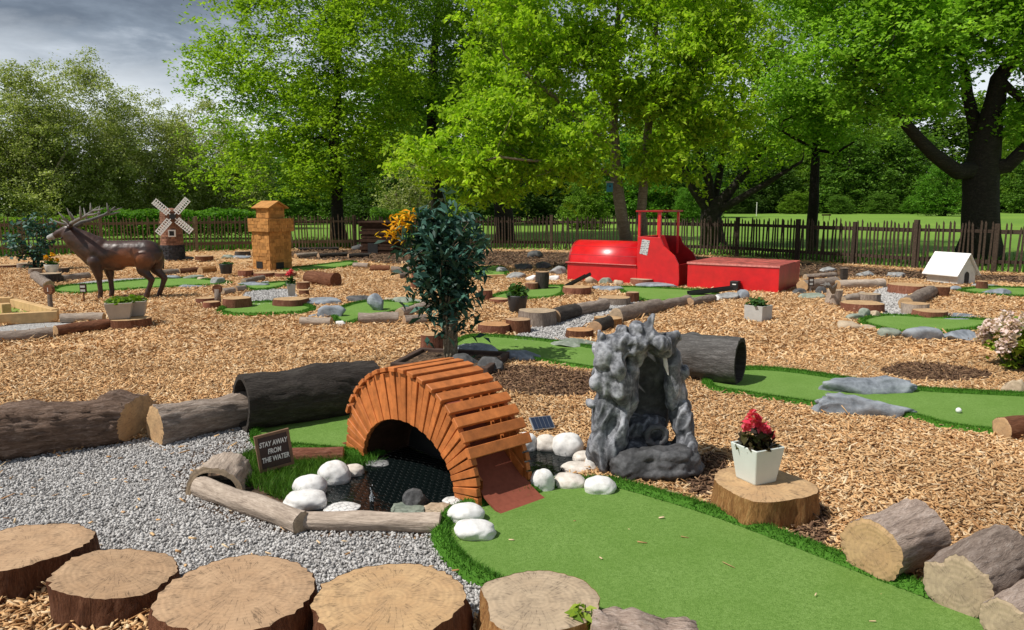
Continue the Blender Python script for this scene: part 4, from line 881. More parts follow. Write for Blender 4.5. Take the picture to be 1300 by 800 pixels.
rock(1080, 418, 34, 12, 'flat tan stone left of the rock edged green', 'rock_tan')
# net over the pond
poly = PONDS[0]; P = np.array(poly); lo, hi = P.min(0), P.max(0); c = .026; V = []
for i, x in enumerate(np.arange(lo[0], hi[0], c * 1.5)):
    for j, y in enumerate(np.arange(lo[1], hi[1], c * 1.732)):
        yy = y + (c * .866 if i % 2 else 0); ct = np.array([x, yy])
        for k in (0, 1, 2):
            a0, a1 = R(60 * k), R(60 * k + 60); A = ct + c * np.array([math.cos(a0), math.sin(a0)]); B = ct + c * np.array([math.cos(a1), math.sin(a1)])
            if not pip(poly, np.array([A[0], B[0]]), np.array([A[1], B[1]])).all(): continue
            d = (B - A) / np.linalg.norm(B - A) * .0016; nrm = np.array([-d[1], d[0]]); z = .03 + .008 * math.sin(x * 9) * math.cos(y * 7)
            V += [(*(A - nrm), z - .001), (*(B - nrm), z - .001), (*(B + nrm), z + .001), (*(A + nrm), z + .001)]
tag(bulk('pond_net', np.array(V), 4, 'net'), 'fine dark hexagonal net stretched over the pond water', 'net')
b = G(472, 644); t = thing('pond_fountain', 'small bubbling water jet rising from the pond', 'water jet', b); m_ = MB(); m_.tube([(0, 0, 0), (0, 0, .035)], .012, 10); m_.build('nozzle', 'black', t)
V = [(random.gauss(0, .006), random.gauss(0, .006), .035 + abs(random.gauss(0, .03))) for _ in range(70)]; m_ = MB()
for v in V: m_.tube([(v[0], v[1], v[2] - .004), v, (v[0], v[1], v[2] + .004)], [.001, .003, .001], 5)
m_.build('water_spray', 'jet', t, True)
# solar panel
b = G(688, 549); t = thing('solar_panel', 'small tilted solar panel standing on the chips right of the bridge', 'solar panel', b, R(20))
mt = Matrix.Translation((0, 0, .07)) @ Matrix.Rotation(R(35), 4, 'X'); m_ = MB(); m_.box((-.085, -.06, -.006), (.085, .06, .006), mat=mt); pf = m_.build('frame', 'metal', t, bevel=.002)
m_ = MB(); m_.box((-.076, -.051, .0062), (.076, .051, .009), mat=mt); m_.build('glass', 'metal_dark', pf)
m_ = MB()
for k in range(1, 5): x = -.076 + .0304 * k; m_.box((x - .0008, -.05, .0092), (x + .0008, .05, .0098), mat=mt)
m_.build('cell_grid', 'metal', pf); m_ = MB(); m_.tube([(0, .02, -.02), (0, .012, .066)], .008, 8); m_.build('stake', 'black', t)
# sign
b = G(352, 603); t = thing('warning_sign', 'dark brown STAY AWAY FROM THE WATER sign standing in the grass patch', 'sign', b, R(32))
mt = Matrix.Translation((0, 0, .055)) @ Matrix.Rotation(R(-6), 4, 'Y') @ Matrix.Rotation(R(-3), 4, 'X')
m_ = MB(); m_.box((-.092, -.006, .0), (.092, .006, .205), mat=mt); sb_ = m_.build('board', 'sign_brown', t)
m_ = MB(); w, hh = .105, .217
m_.box((-w, -.011, -.012), (-.088, .009, hh), mat=mt); m_.box((.088, -.011, -.012), (w, .009, hh), mat=mt); m_.box((-.0878, -.010, hh - .016), (.0878, .008, hh), mat=mt); m_.box((-.0878, -.010, -.012), (.0878, .008, .004), mat=mt); m_.build('frame', 'sign_frame', t)
m_ = MB(); m_.box((-.02, .0095, -.10), (.02, .022, .15), mat=mt); m_.build('stake', 'sign_frame', t)
def text_mesh(name, body, size, mat, parent, mtx, sx=1.0, shear=0, extrude=.0008, offset=.0):
    cu = bpy.data.curves.new(name, 'FONT'); cu.body = body; cu.size = size; cu.align_x = 'CENTER'; cu.align_y = 'CENTER'; cu.shear = shear; cu.extrude = extrude; cu.offset = offset; cu.space_line = 1.12; cu.resolution_u = 3
    o = bpy.data.objects.new(name, cu); C.objects.link(o); bpy.context.view_layer.update(); dg = bpy.context.evaluated_depsgraph_get(); me = bpy.data.meshes.new_from_object(o.evaluated_get(dg)); bpy.data.objects.remove(o); bpy.data.curves.remove(cu)
    me.materials.clear(); me.transform(mtx @ Matrix.Diagonal((sx, 1, 1, 1))); return link(name, me, mat, parent)
text_mesh('lettering', 'STAY AWAY\nFROM\nTHE WATER', .043, 'letter', sb_, mt @ Matrix.Translation((0, -.0075, .104)) @ Matrix.Rotation(math.pi / 2, 4, 'X'), .70, .18, .0008, .0012)

# ------------------------------------------------------------------ slatted bridge
f1, f2 = Vector((-1.117, 5.0, 0)), Vector((-.169, 3.96, 0)); mid = (f1 + f2) / 2; e = (f2 - f1).normalized(); rz = math.atan2(e.y, e.x)
t = thing('footbridge', 'little arched bridge of orange stained slats over the pond', 'bridge', mid, rz)
Ra, Rb, ia, ib, BW = .69, .632, .475, .335, .41
N = 35
for y0, sgn in ((0, 1), (BW - .035, -1)):
    for k in range(N):
        a0, a1 = math.pi * (k + .10) / N, math.pi * (k + .90) / N; off = .006 * (k % 2) * sgn
        pj = random.uniform(-.008, .008)
        o0, o1 = ((Ra + pj) * math.cos(a0), (Rb + pj) * math.sin(a0)), ((Ra + pj) * math.cos(a1), (Rb + pj) * math.sin(a1)); am = (a0 + a1) / 2; ha = (a1 - a0) * .5 * 1.22
        i0, i1 = (ia * math.cos(am - ha), ib * math.sin(am - ha)), (ia * math.cos(am + ha), ib * math.sin(am + ha)); z = .02
        m_ = MB(); m_.prism([(o0[0], o0[1] + z), (o1[0], o1[1] + z), (i1[0], i1[1] + z), (i0[0], i0[1] + z)], y0 - off, y0 + .03 - off); m_.build('side_slat', 'slat', t, bevel=.0025)
NT = 17
for k in range(NT):
    a = R(27) + R(126) * k / (NT - 1); mt = Matrix.Translation((Ra * math.cos(a), 0, Rb * math.sin(a) + .02)) @ Matrix.Rotation(math.pi / 2 - a, 4, 'Y')
    m_ = MB(); m_.box((-.031, -.025, .001), (.031, BW + .025, .028), mat=mt); m_.build('roof_slat', 'slat', t, bevel=.003)
# inner tunnel lining and side backing (dark brown ply)
m_ = MB(); K = 24
for y in (.0325, BW - .0365):
    vs = []; 
    for k in range(K + 1):
        a = math.pi * k / K; vs += [(Ra * .985 * math.cos(a), y, Rb * .985 * math.sin(a) + .01), (ia * 1.03 * math.cos(a), y, ib * 1.03 * math.sin(a) + .01)]
    m_.add(vs, [(2 * k, 2 * k + 1, 2 * k + 3, 2 * k + 2) for k in range(K)])
m_.build('side_board', 'slat', t)
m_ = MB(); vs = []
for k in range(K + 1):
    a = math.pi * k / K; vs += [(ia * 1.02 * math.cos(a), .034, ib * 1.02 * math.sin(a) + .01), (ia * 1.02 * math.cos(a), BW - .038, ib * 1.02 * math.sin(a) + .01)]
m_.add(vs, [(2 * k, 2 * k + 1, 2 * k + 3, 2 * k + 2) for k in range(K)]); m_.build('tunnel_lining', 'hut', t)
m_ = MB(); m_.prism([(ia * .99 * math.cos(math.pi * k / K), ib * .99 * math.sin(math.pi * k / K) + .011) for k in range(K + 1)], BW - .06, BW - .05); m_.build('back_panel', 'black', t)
prof = []
for k in range(31):
    s = -1 + 2 * k / 30; x = .90 * s; ax = abs(x)
    z = .012 + .43 * (.5 + .5 * math.cos(math.pi * min(1, max(0, (ax - .08) / .82)))) ; prof.append((x, z))
m_ = MB(); vs = []
for x, z in prof: vs += [(x, .038, z), (x, BW - .042, z), (x, .038, z - .012), (x, BW - .042, z - .012)]
fs = []
for k in range(30):
    a, b_ = 4 * k, 4 * k + 4; fs += [(a, b_, b_ + 1, a + 1), (a + 3, b_ + 3, b_ + 2, a + 2), (a + 2, b_ + 2, b_, a), (a + 1, b_ + 1, b_ + 3, a + 3)]
fs += [(0, 1, 3, 2), (120, 122, 123, 121)]
m_.add(vs, fs); m_.build('ramp', 'ramp', t)
for y in (.042, BW - .056):
    m_ = MB(); vs = []
    for x, z in prof[15:27]: vs += [(x, y, z + .001), (x, y, z + .06), (x, y + .012, z + .001), (x, y + .012, z + .06)]
    fs = []
    for k in range(11):
        a, b_ = 4 * k, 4 * k + 4; fs += [(a, b_, b_ + 1, a + 1), (a + 3, b_ + 3, b_ + 2, a + 2), (a + 1, b_ + 1, b_ + 3, a + 3)]
    m_.add(vs, fs); m_.build('kick_board', 'slat', t)

# ------------------------------------------------------------------ rock fountain
def blobs_mesh(bl, voxel, disp=None, smooth_it=0):
    bm = bmesh.new()
    for c, r in bl:
        rr = r if hasattr(r, '__len__') else (r, r, r)
        mtx = Matrix.Translation(c) @ Matrix.Diagonal((*rr, 1)); bmesh.ops.create_icosphere(bm, subdivisions=3, radius=1, matrix=mtx)
    me = bpy.data.meshes.new('tmp'); bm.to_mesh(me); bm.free(); o = bpy.data.objects.new('tmp', me); C.objects.link(o)
    md = o.modifiers.new('r', 'REMESH'); md.mode = 'VOXEL'; md.voxel_size = voxel
    if smooth_it: s = o.modifiers.new('s', 'SMOOTH'); s.iterations = smooth_it; s.factor = .5
    bpy.context.view_layer.update(); out = bpy.data.meshes.new_from_object(o.evaluated_get(bpy.context.evaluated_depsgraph_get())); bpy.data.objects.remove(o)
    if disp:
        nr = [v.normal.copy() for v in out.vertices]
        for v, n_ in zip(out.vertices, nr): v.co += n_ * disp(v.co)
        out.update()
    return out
bl = [((-.22, 0, .15), (.105, .15, .19)), ((-.225, .03, .38), (.095, .13, .2)), ((-.21, .03, .64), (.10, .13, .18)), ((-.15, -.06, .60), (.06, .08, .11)), ((-.17, -.11, .74), (.055, .06, .09)), ((-.24, -.04, .80), (.08, .09, .09)), ((-.10, .0, .87), (.16, .14, .085)), ((.03, .02, .93), (.085, .10, .075)), ((.13, .03, .86), (.09, .12, .085)), ((.205, .06, .73), (.045, .09, .13)), ((.235, .09, .52), (.05, .09, .17)), ((.265, .03, .32), (.065, .12, .15)), ((.28, .0, .15), (.07, .18, .15)),
      ((.03, .25, .42), (.26, .04, .40)), ((-.115, .02, .50), (.045, .09, .24)), ((.03, .12, .27), (.17, .12, .10)), ((-.31, .0, .47), (.03, .04, .035)), ((-.30, .02, .84), (.045, .06, .05)), ((-.27, .0, .93), (.04, .05, .045)), ((.05, .0, 1.01), (.03, .045, .06)), ((-.04, 0, .965), (.05, .07, .05)), ((-.14, 0, .96), (.04, .06, .035)), ((.21, .02, .90), (.045, .06, .05)), ((-.15, -.08, .30), (.045, .06, .15)), ((-.29, -.03, .62), (.035, .05, .06)), ((.27, .02, .66), (.03, .05, .06)), ((-.1, -.1, .84), (.05, .05, .05)), ((.09, -.08, .88), (.05, .05, .05)), ((.05, .05, .09), (.27, .16, .12)), ((-.17, .02, .27), (.09, .12, .12)), ((-.075, .03, .60), (.055, .09, .24)), ((-.05, .04, .80), (.07, .1, .1)), ((.20, .04, .62), (.05, .08, .2))]
def dsp2_(p): return noise.fractal(p * 8, .8, 2, 4) * .012
def dsp(p):
    q = Vector((p.x + .05 * math.sin(p.z * 9), p.y, p.z * .32))
    v = noise.noise(p * 4) * .022 + (.5 - abs(noise.noise(q * 13))) * .034 - .012 + noise.fractal(Vector((p.x, p.y, p.z * .6)) * 9, .9, 2, 3) * .014 - .05 * max(0, noise.noise(q * 8 + Vector((7, 1, 2))) - .18) * 2 + (.4 - abs(noise.noise(q * 34))) * .007
    return v
t = thing('rock_fountain', 'tall grey cave like rock fountain sculpture beside the green', 'fountain', G(813, 598), R(4)); t.scale = (1.0, .95, .93)
b_ = blobs_mesh([(Vector(c), r) for c, r in bl], .0095, dsp, 6); link('rock_arch', b_, 'fountain', t, True)
link('hollow', blobs_mesh([(Vector((.07, .17, .42)), (.15, .03, .40)), (Vector((.0, .14, .22)), (.15, .05, .16))], .012, dsp2_, 2), 'rock_dark', t, True)  # added dark blob standing in for the shade inside the cave
def dsp2(p): return noise.fractal(p * 8, .8, 2, 5) * .010 + (.5 - abs(noise.noise(p * 15))) * .014
bb = [((.08, -.13, .09), (.24, .13, .115)), ((-.08, -.15, .09), (.14, .10, .115)), ((.22, -.1, .09), (.12, .14, .12)), ((.08, -.08, .06), (.30, .2, .07)), ((.23, -.13, .17), (.05, .08, .045)), ((.0, -.2, .17), (.10, .04, .04)), ((.14, -.21, .165), (.10, .04, .035))]
link('basin', blobs_mesh([(Vector(c), r) for c, r in bb], .009, dsp2, 1), 'basin', t, True)
m_ = MB(); K = 26; ring = [(.07 + .155 * math.cos(6.283 * k / K), -.11 + .075 * math.sin(6.283 * k / K), .182) for k in range(K)]; m_.add(ring, [tuple(range(K))]); m_.build('basin_water', 'water', t)
m_ = MB(); vs = []; fs = []
for i in range(25):
    for j in range(12):
        a, c_ = 6.283 * i / 24, 6.283 * j / 12; rr_ = .058 + .020 * math.cos(c_) + .014 * noise.noise(Vector((math.cos(a) * 3, math.sin(a) * 3, c_))); vs.append((.085 + rr_ * math.cos(a), -.035 + .024 * math.sin(c_), .255 + rr_ * math.sin(a)))
for i in range(24):
    for j in range(12): fs.append((i * 12 + j, i * 12 + (j + 1) % 12, (i + 1) * 12 + (j + 1) % 12, (i + 1) * 12 + j))
m_.add(vs, fs); m_.build('spout_ring', 'basin', t, True)
m_ = MB(); m_.tube([(.135, .02, .80), (.14, -.01, .72), (.15, -.03, .66)], [.012, .014, .004], 7); m_.build('water_spout', 'rock_cream', t)

# ------------------------------------------------------------------ pots and flowers
def flower_head(mb, c, r, n, size): 
    for i in range(n):
        v = RNG.normal(0, 1, 3); v /= np.linalg.norm(v); mb.append(np.array(c) + v * r * RNG.uniform(.5, 1))
def square_pot(label, px, by, wtop, hpx, mat, rz=.6, taper=.74, leaf='leaf_pot', nleaf=120, lsize=.05, lh=.12, flowers=None, group=None, cat='plant pot', name='flower_pot', z0=0, petal='petal_red', rnd=False, ratio=1.0, fsize=.03):
    b = G(px, by, z0); s = mpp(b); w = wtop * s / (1.38 if not rnd else 2) * (.5 if not rnd else 1); h = hpx * s * .97; b.y += w * taper
    t = thing(name, label, cat, b, rz, group); m_ = MB(); K = 24 if rnd else 4; lay = []
    def ringp(r, z): return [(r * math.cos(2 * math.pi * (k + (.5 if not rnd else 0)) / K) * (1 if rnd else 1.414) * ratio, r * math.sin(2 * math.pi * (k + (.5 if not rnd else 0)) / K) * (1 if rnd else 1.414), z) for k in range(K)]
    levels = [(w * taper * .9, 0), (w * taper, h * .04), (w * .985, h * .93), (w, h), (w * .90, h), (w * .86, h * .82)]
    vs = []; fs = []
    for r, z in levels: vs += ringp(r, z)
    for i in range(len(levels) - 1):
        for k in range(K): fs.append((i * K + k, i * K + (k + 1) % K, (i + 1) * K + (k + 1) % K, (i + 1) * K + k))
    fs.append(tuple(range(K - 1, -1, -1))); m_.add(vs, fs); m_.build('pot', mat, t, rnd, 0 if rnd else .004)
    m_ = MB(); m_.add(ringp(w * .865, h * .83), [tuple(range(K))]); m_.build('soil', 'soil', t)
    q = RNG.normal(0, 1, (nleaf, 3)); q = unit(q) * RNG.uniform(.35, 1, (nleaf, 1)); q[:, 0] *= w * 1.15 * ratio; q[:, 1] *= w * 1.15; q[:, 2] = np.abs(q[:, 2]) * lh + h * .92
    st = MB()
    for i in range(9): j = i * (nleaf // 10); st.tube([(q[j][0] * .2, q[j][1] * .2, h * .8), tuple(q[j])], [.004, .002], 4, False)
    st.build('stem', 'leaf_pot', t); bulk('foliage', leaf_verts(q, lsize, .5, .6), 4, leaf, t)
    if flowers:
        for (fx, fz, fr) in flowers:
            pts = []; flower_head(pts, (fx * w, float(RNG.uniform(-.5, .1)) * w, h + fz), fr, 34, .02); bulk('flower', leaf_verts(np.array(pts), fsize, .5, .85), 4, petal, t)
    return t
square_pot('pale square pot of red begonias standing on the golden barked stump', 965, 616, 66, 50, 'pot_white', .45, .74, 'leaf_bronze', 170, .05, .10, [(-1.15, .15, .034), (-.7, .17, .030), (-.95, .11, .026), (-.1, .12, .024), (.1, .10, .040), (.6, .07, .022), (-.3, .15, .018), (.9, .04, .018)], z0=.17)
square_pot('square white pot with a small leafy plant standing alone on the chips', 966, 409, 36, 21, 'pot_grey', .75, .95, 'leaf_pot', 120, .075, .14, ratio=1.0)
square_pot('black pot with a bushy green plant in the middle of the course', 657, 399, 27, 24, 'pot_black', .1, .74, 'leaf_pot', 190, .08, .22, rnd=True)
square_pot('front one of two beige grey square planters on a slab of log', 147, 406, 44, 22, 'pot_beige', .35, .74, 'leaf_dark', 260, .06, .10, group='beige planters by the deer', z0=.13)
square_pot('rear one of two beige grey square planters, half hidden by the front one', 168, 402, 36, 20, 'pot_beige', .35, .78, 'leaf_dark', 200, .06, .10, group='beige planters by the deer', z0=.13)
square_pot('small white pot of orange flowers on a stump under the deer head', 62, 346, 17, 10, 'offwhite', .2, .8, 'leaf_pot', 80, .08, .16, [(-.5, .15, .05), (.3, .2, .05), (.8, .1, .05), (0, .1, .04)], z0=.2, petal='petal_yellow', rnd=True, fsize=.05)
square_pot('dark grey bucket like pot beside the shingled tower', 285, 348, 17, 13, 'pot_black', .3, .78, 'leaf_pot', 60, .09, .05, rnd=True, z0=.08)
square_pot('white pot of red flowers on a log slice near the tower', 369, 376, 15, 16, 'pot_grey', .3, .78, 'leaf_pot', 90, .07, .17, [(-.4, .17, .045), (.2, .2, .04)], z0=.12, fsize=.05)
square_pot('small dark pot just behind the hind legs of the deer', 201, 343, 12, 13, 'pot_black', .3, .8, 'leaf_dark', 40, .07, .08, rnd=True)

# leafy artificial tree in its timber planter -----------------------
b = G(573, 461); t = thing('potted_tree', 'twisted artificial tree with dark blue green leaves and a spray of yellow flowers', 'tree', b)
m_ = MB(); q = []
for k in range(11):
    a = k * .571; r0_ = .055; pts = []; rs = []
    for i in range(9):
        s = i / 8; tw = a + s * 2.4 + random.gauss(0, .12); r = r0_ * (1 - .25 * s) + .05 * s * s; pts.append((r * math.cos(tw) - .05 * s, r * math.sin(tw), s * .95)); rs.append(.021 * (1 - .45 * s))
    m_.tube(pts, rs, 7)
    for j in range(3):
        e_ = Vector(pts[-1 - j]); an = random.uniform(0, 6.28); L_ = random.uniform(.25, .5); tip = e_ + Vector((L_ * math.cos(an) * .7, L_ * math.sin(an) * .7, L_ * random.uniform(.4, 1.2))); m_.tube([e_, e_.lerp(tip, .5) + Vector((0, 0, .05)), tip], [.008, .006, .003], 5, False)
m_.build('trunk', 'trunk_grey', t, True)
m_ = MB()
for k in range(70):
    a = random.uniform(0, 6.28); z = random.uniform(.1, .95); pts = [(.07 * math.cos(a + s * 2.5), .07 * math.sin(a + s * 2.5), z + s * .22 - .1) for s in (0, .3, .6, 1)]; m_.tube(pts, .003, 4, False)
m_.build('fibre_wrap', 'trunk_grey', t)
tips = in_lobes([((-.05, 0, 1.38), (.40, .38, .30)), ((-.18, 0, 1.2), (.36, .33, .26)), ((.16, 0, 1.12), (.30, .3, .26)), ((-.05, 0, .86), (.30, .28, .24)), ((.12, 0, .72), (.24, .22, .18)), ((-.24, -.05, .64), (.13, .15, .12)), ((.05, 0, .55), (.18, .17, .14)), ((-.03, -.05, .44), (.15, .15, .10)), ((-.2, 0, .95), (.25, .25, .2))], 330, .25, .25)
tips = [np.array([p[0] * .8 - .01, p[1] * .85, p[2]]) for p in tips]
m2 = leaf_cloud(tips, 9, .085, .13, .35, .9, .34); bulk('foliage', m2, 4, 'leaf_blue', t)
pts = np.array([(-.50 + random.gauss(0, .06) + .1 * s, random.gauss(0, .05) - .08, 1.43 + s * .12 + random.gauss(0, .03)) for s in np.linspace(-1, 1, 130)]); bulk('flower_spray', leaf_verts(pts, .085, .3, .3), 4, 'petal_yellow', t)
pc = G(573, 468); pl = thing('planter_box', 'low dark timber planter frame around the foot of the leafy potted tree', 'planter', (pc.x, pc.y + .1, 0), R(-14))
for i, (lo_, hi_) in enumerate([((-.5, -.42, 0), (.5, -.36, .10)), ((-.5, .36, 0), (.5, .42, .10)), ((-.5, -.3595, 0), (-.44, .3595, .098)), ((.44, -.3595, 0), (.5, .3595, .098))]): MB().box(lo_, hi_).build('board', 'plank_dark', pl, bevel=.006)
m_ = MB(); m_.box((-.438, -.358, 0), (.438, .358, .065)); m_.build('soil', 'soil', pl)
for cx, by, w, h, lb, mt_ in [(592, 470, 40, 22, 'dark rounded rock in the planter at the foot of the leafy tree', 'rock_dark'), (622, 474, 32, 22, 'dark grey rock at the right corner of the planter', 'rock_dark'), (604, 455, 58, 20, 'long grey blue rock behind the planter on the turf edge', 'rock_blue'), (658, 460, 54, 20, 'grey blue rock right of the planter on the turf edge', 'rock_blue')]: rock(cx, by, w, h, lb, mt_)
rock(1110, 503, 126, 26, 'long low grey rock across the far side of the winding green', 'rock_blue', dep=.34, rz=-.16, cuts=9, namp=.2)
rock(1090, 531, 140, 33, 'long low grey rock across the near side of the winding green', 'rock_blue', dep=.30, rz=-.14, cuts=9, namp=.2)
o = G(1217, 521, .043); bm = bmesh.new(); bmesh.ops.create_uvsphere(bm, u_segments=20, v_segments=12, radius=.0215); me = bpy.data.meshes.new('golf_ball'); bm.to_mesh(me); bm.free(); g_ = link('golf_ball', me, 'ball', None, True); g_.location = o; tag(g_, 'white golf ball lying on the winding green', 'golf ball')
# flowering shrub on the right edge
b = G(1303, 470); t = bush('yellow green shrub with pale pink flower clusters at the right edge', 0, 0, 0, 100, 64, 'leaf_rhodo', 1700, .085, base=b, tips=70, sigma=.15, dy=.8)
for i in range(30):
    a, h = random.uniform(2.2, 5.9), random.uniform(.25, .54); r = .36 * math.sqrt(max(0.05, 1 - ((h - .26) / .32) ** 2)); pts = []; flower_head(pts, (r * math.cos(a) * 1.15, r * math.sin(a) * .95, h), .075, 80, .04); bulk('flower', leaf_verts(np.array(pts), .05, .5, .8), 4, 'petal_pink', t)
# ------------------------------------------------------------------ red train
A0 = Vector((1.19, 16.6, 0)); U = Vector((.835, -.55, 0)).normalized(); Wv = Vector((-U.y, U.x, 0)); rz = math.atan2(U.y, U.x)
def s_at(px, off=0.0):
    k = (px - 650) / FPX; A = A0 + Wv * off   # (A.x+s U.x) = k*((A.y+s U.y)*CP + CAM_H*SP)
    return (k * (A.y * CP + CAM_H * SP) - A.x) / (U.x - k * U.y * CP)
sb, sc_, sd, st0, st1 = s_at(808), s_at(836), s_at(861), s_at(872), s_at(988)
t = thing('toy_train', 'glossy red wooden steam engine with a rounded boiler and open cab frame', 'train', A0, rz)
W_ = 1.04; rb = .47
MB().box((0, 0, 0), (sb - .002, W_, .375)).build('chassis', 'red', t, bevel=.008)
MB().box((-.03, -.035, .377), (sb - .002, W_ + .03, .405)).build('ledge', 'red', t, bevel=.006); MB().box((-.03, -.0385, .392), (sb - .002, -.0355, .404)).build('edge_strip', 'red_edge', t)
m_ = MB(); prof = [(W_ / 2 + rb * math.cos(math.pi * k / 20), .406 + rb * .96 * math.sin(math.pi * k / 20)) for k in range(21)]
vs = [(.04, y, z) for y, z in prof] + [(sb - .002, y, z) for y, z in prof]; fs = [(k, k + 1, 22 + k, 21 + k) for k in range(20)] + [tuple(range(20, -1, -1)), tuple(range(21, 42))]; m_.add(vs, fs); o = m_.build('boiler', 'red', t)
for p_ in o.data.polygons: p_.use_smooth = len(p_.vertices) == 4
m_ = MB()
for a_ in (20, 48, 132, 160): m_.box((.04, -.004, -.002), (sb - .003, .004, .0025), mat=Matrix.Translation((0, W_ / 2 + rb * math.cos(R(a_)), .406 + rb * .96 * math.sin(R(a_)))) @ Matrix.Rotation(R(a_ - 90), 4, 'X'))
m_.build('boiler_seam', 'red_dark', t)
m_ = MB(); 
for k in range(20): m_.add([(.0, prof[k][0], prof[k][1]), (.0, prof[k + 1][0], prof[k + 1][1]), (.0395, prof[k + 1][0], prof[k + 1][1] + .008), (.0395, prof[k][0], prof[k][1] + .008)], [(0, 1, 2, 3)])
m_.build('boiler_rim', 'red_dark', t)
zc = .98
MB().box((sb, .0, .0), (sb + .05, W_, zc)).build('cab_front', 'red', t, bevel=.006)
side = [(sb + .052, 0), (sd, 0), (sd + .02, .16), (sd + .0, .45), (sd - .09, .62), (sc_ + .10, .80), (sc_ + .02, .97), (sb + .052, zc)]
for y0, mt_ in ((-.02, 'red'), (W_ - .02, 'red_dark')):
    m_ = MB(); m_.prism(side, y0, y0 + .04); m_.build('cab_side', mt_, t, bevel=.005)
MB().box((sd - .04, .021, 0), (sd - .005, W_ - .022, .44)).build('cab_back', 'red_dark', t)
for x in (sb + .025, sc_ - .02):
    for y in (.03, W_ - .03): MB().box((x - .024, y - .024, zc + .001 if x < sc_ - .1 else .6), (x + .024, y + .024, 1.468)).build('post', 'red', t, bevel=.004)
MB().box((sb - .04, -.03, 1.47), (sc_ + .06, W_ + .03, 1.505)).build('roof_frame', 'red_dark', t, bevel=.004)
m_ = MB(); m_.box((-.085, -.004, -.15), (.085, -.001, .15), mat=Matrix.Translation((sb + .17, -.0205, .77)) @ Matrix.Rotation(R(10), 4, 'Y')); m_.build('notice', 'notice', t)
tr = thing('toy_wagon', 'long red box wagon with worn plank top behind the red engine', 'wagon', A0 + U * st0, rz)
Lt = st1 - st0; wt = 1.55; ht = .485
for lo_, hi_, mm_ in [((0, 0, 0), (Lt, .03, ht), 'red'), ((0, wt - .03, 0), (Lt, wt, ht), 'red'), ((0, .0302, 0), (.03, wt - .0302, ht), 'red_dark'), ((Lt - .03, .0302, 0), (Lt, wt - .0302, ht), 'red_dark')]: MB().box(lo_, hi_).build('side_panel', mm_, tr, bevel=.004)  # end panels use a darker red, painting in their unlit side
m_ = MB(); nbd = 9
for k in range(nbd): m_.box((-.01 + k * (Lt + .02) / nbd + .003, -.012, ht + .001), (-.01 + (k + 1) * (Lt + .02) / nbd - .003, wt + .012, ht + .03))
m_.build('deck', 'deck_red', tr); MB().box((-.011, -.016, ht - .012), (Lt + .011, -.0125, ht + .024)).build('edge_strip', 'red_edge', tr)
def ball_ramp(label, a, b_, za, zb, w):
    a = G(*a, za); b_ = G(*b_, zb); d = b_ - a; L = d.length; t = thing('ball_ramp', label, 'ramp', a, 0, None, Vector((1, 0, 0)).rotation_difference(d.normalized()))
    MB().box((0, -w, -.015), (L, w, 0)).build('channel', 'black', t)
    for s in (-1, 1): MB().box((0, s * w - .012, .0005), (L, s * w + .012, .05)).build('side_rail', 'black', t)
    return t
ball_ramp('black ramp leaning up into the side of the red engine', (722, 363), (747, 350), .03, .28, .07)
r_ = ball_ramp('black ramp in front of the red wagon ending at a dark box', (874, 373.5), (929, 367), .03, .12, .08)
b = G(933, 370); t = thing('ball_box', 'small dark box with a white ball opening at the end of the wagon ramp', 'box', b, rz); MB().box((-.08, -.08, 0), (.08, .08, .2)).build('box', 'black', t, bevel=.01); MB().box((-.03, -.083, .13), (.04, -.0805, .15)).build('slot', 'white', t)
# ------------------------------------------------------------------ shingled tower
def shingles(mb, x0, x1, z0, z1, y, ax, sgn, sw=.09, sh=.06, th=.012):
    "rows of shingles on a vertical face; ax 'x': face spans x at given y"
    z = z0; r = 0
    while z < z1 - .005:
        h = min(sh, z1 - z); x = x0 + (-(sw / 2) if r % 2 else 0)
        while x < x1 - .004:
            a, b_ = max(x, x0), min(x + sw * random.uniform(.9, 1.05), x1)
            if b_ - a > .006:
                o = th * random.uniform(.5, 1.9); j = random.uniform(0, .012)
                if ax == 'x': lo_, hi_ = (a + .003, min(y, y + sgn * o), z - j + .006), (b_ - .003, max(y, y + sgn * o), z + h - .002)
                else: lo_, hi_ = (min(y, y + sgn * o), a + .003, z - j + .006), (max(y, y + sgn * o), b_ - .003, z + h - .002)
                mb.box(lo_, hi_)
            x = b_ if b_ > x else x + sw
        z += h; r += 1
def shingle_block(name, t, w, d, z0, z1, mat, sw=.13, sh=.085):
    m_ = MB(); m_.box((-w, -d, z0), (w, d, z1))
    for s in (-1, 1): shingles(m_, -w, w, z0 + .01, z1, s * d, 'x', s, sw, sh); shingles(m_, -d - .0, d + .0, z0 + .01, z1, s * w, 'y', s, sw, sh)
    return m_.build(name, mat, t)
b = G(340, 344); b.y += .4; s = mpp(b); t = thing('shingled_tower', 'tan wooden tower of stacked shingled blocks with a little gabled roof', 'tower', b, R(-33) + math.pi / 2)
h1, h2, h3 = 48 * s, 65 * s, 78 * s
shingle_block('lower_block', t, .325, .325, 0, h1, 'shingle'); shingle_block('middle_block', t, .38, .38, h1, h2 - .01, 'shingle'); shingle_block('top_block', t, .23, .23, h2, h3, 'shingle')
m_ = MB(); w = .30
m_.prism([(-w, h3 - .03), (0, h3 + .13), (0, h3 + .165), (-w - .02, h3 - .005)], -.32, .32); m_.prism([(w, h3 - .03), (w + .02, h3 - .005), (0.0005, h3 + .165), (0.0005, h3 + .13)], -.32, .32); m_.build('roof', 'shingle', t)
m_ = MB(); m_.prism([(-.25, h3 + .001), (.25, h3 + .001), (0, h3 + .125)], -.24, .24); m_.build('gable', 'shingle', t)
# opening on the right-hand face towards the viewer
m_ = MB(); m_.box((-.352, -.05, .05), (-.347, .18, .22)); m_.build('opening', 'black', t)
m_ = MB(); m_.box((-.18, -.352, .04), (.06, -.347, .20)); m_.build('opening', 'black', t)
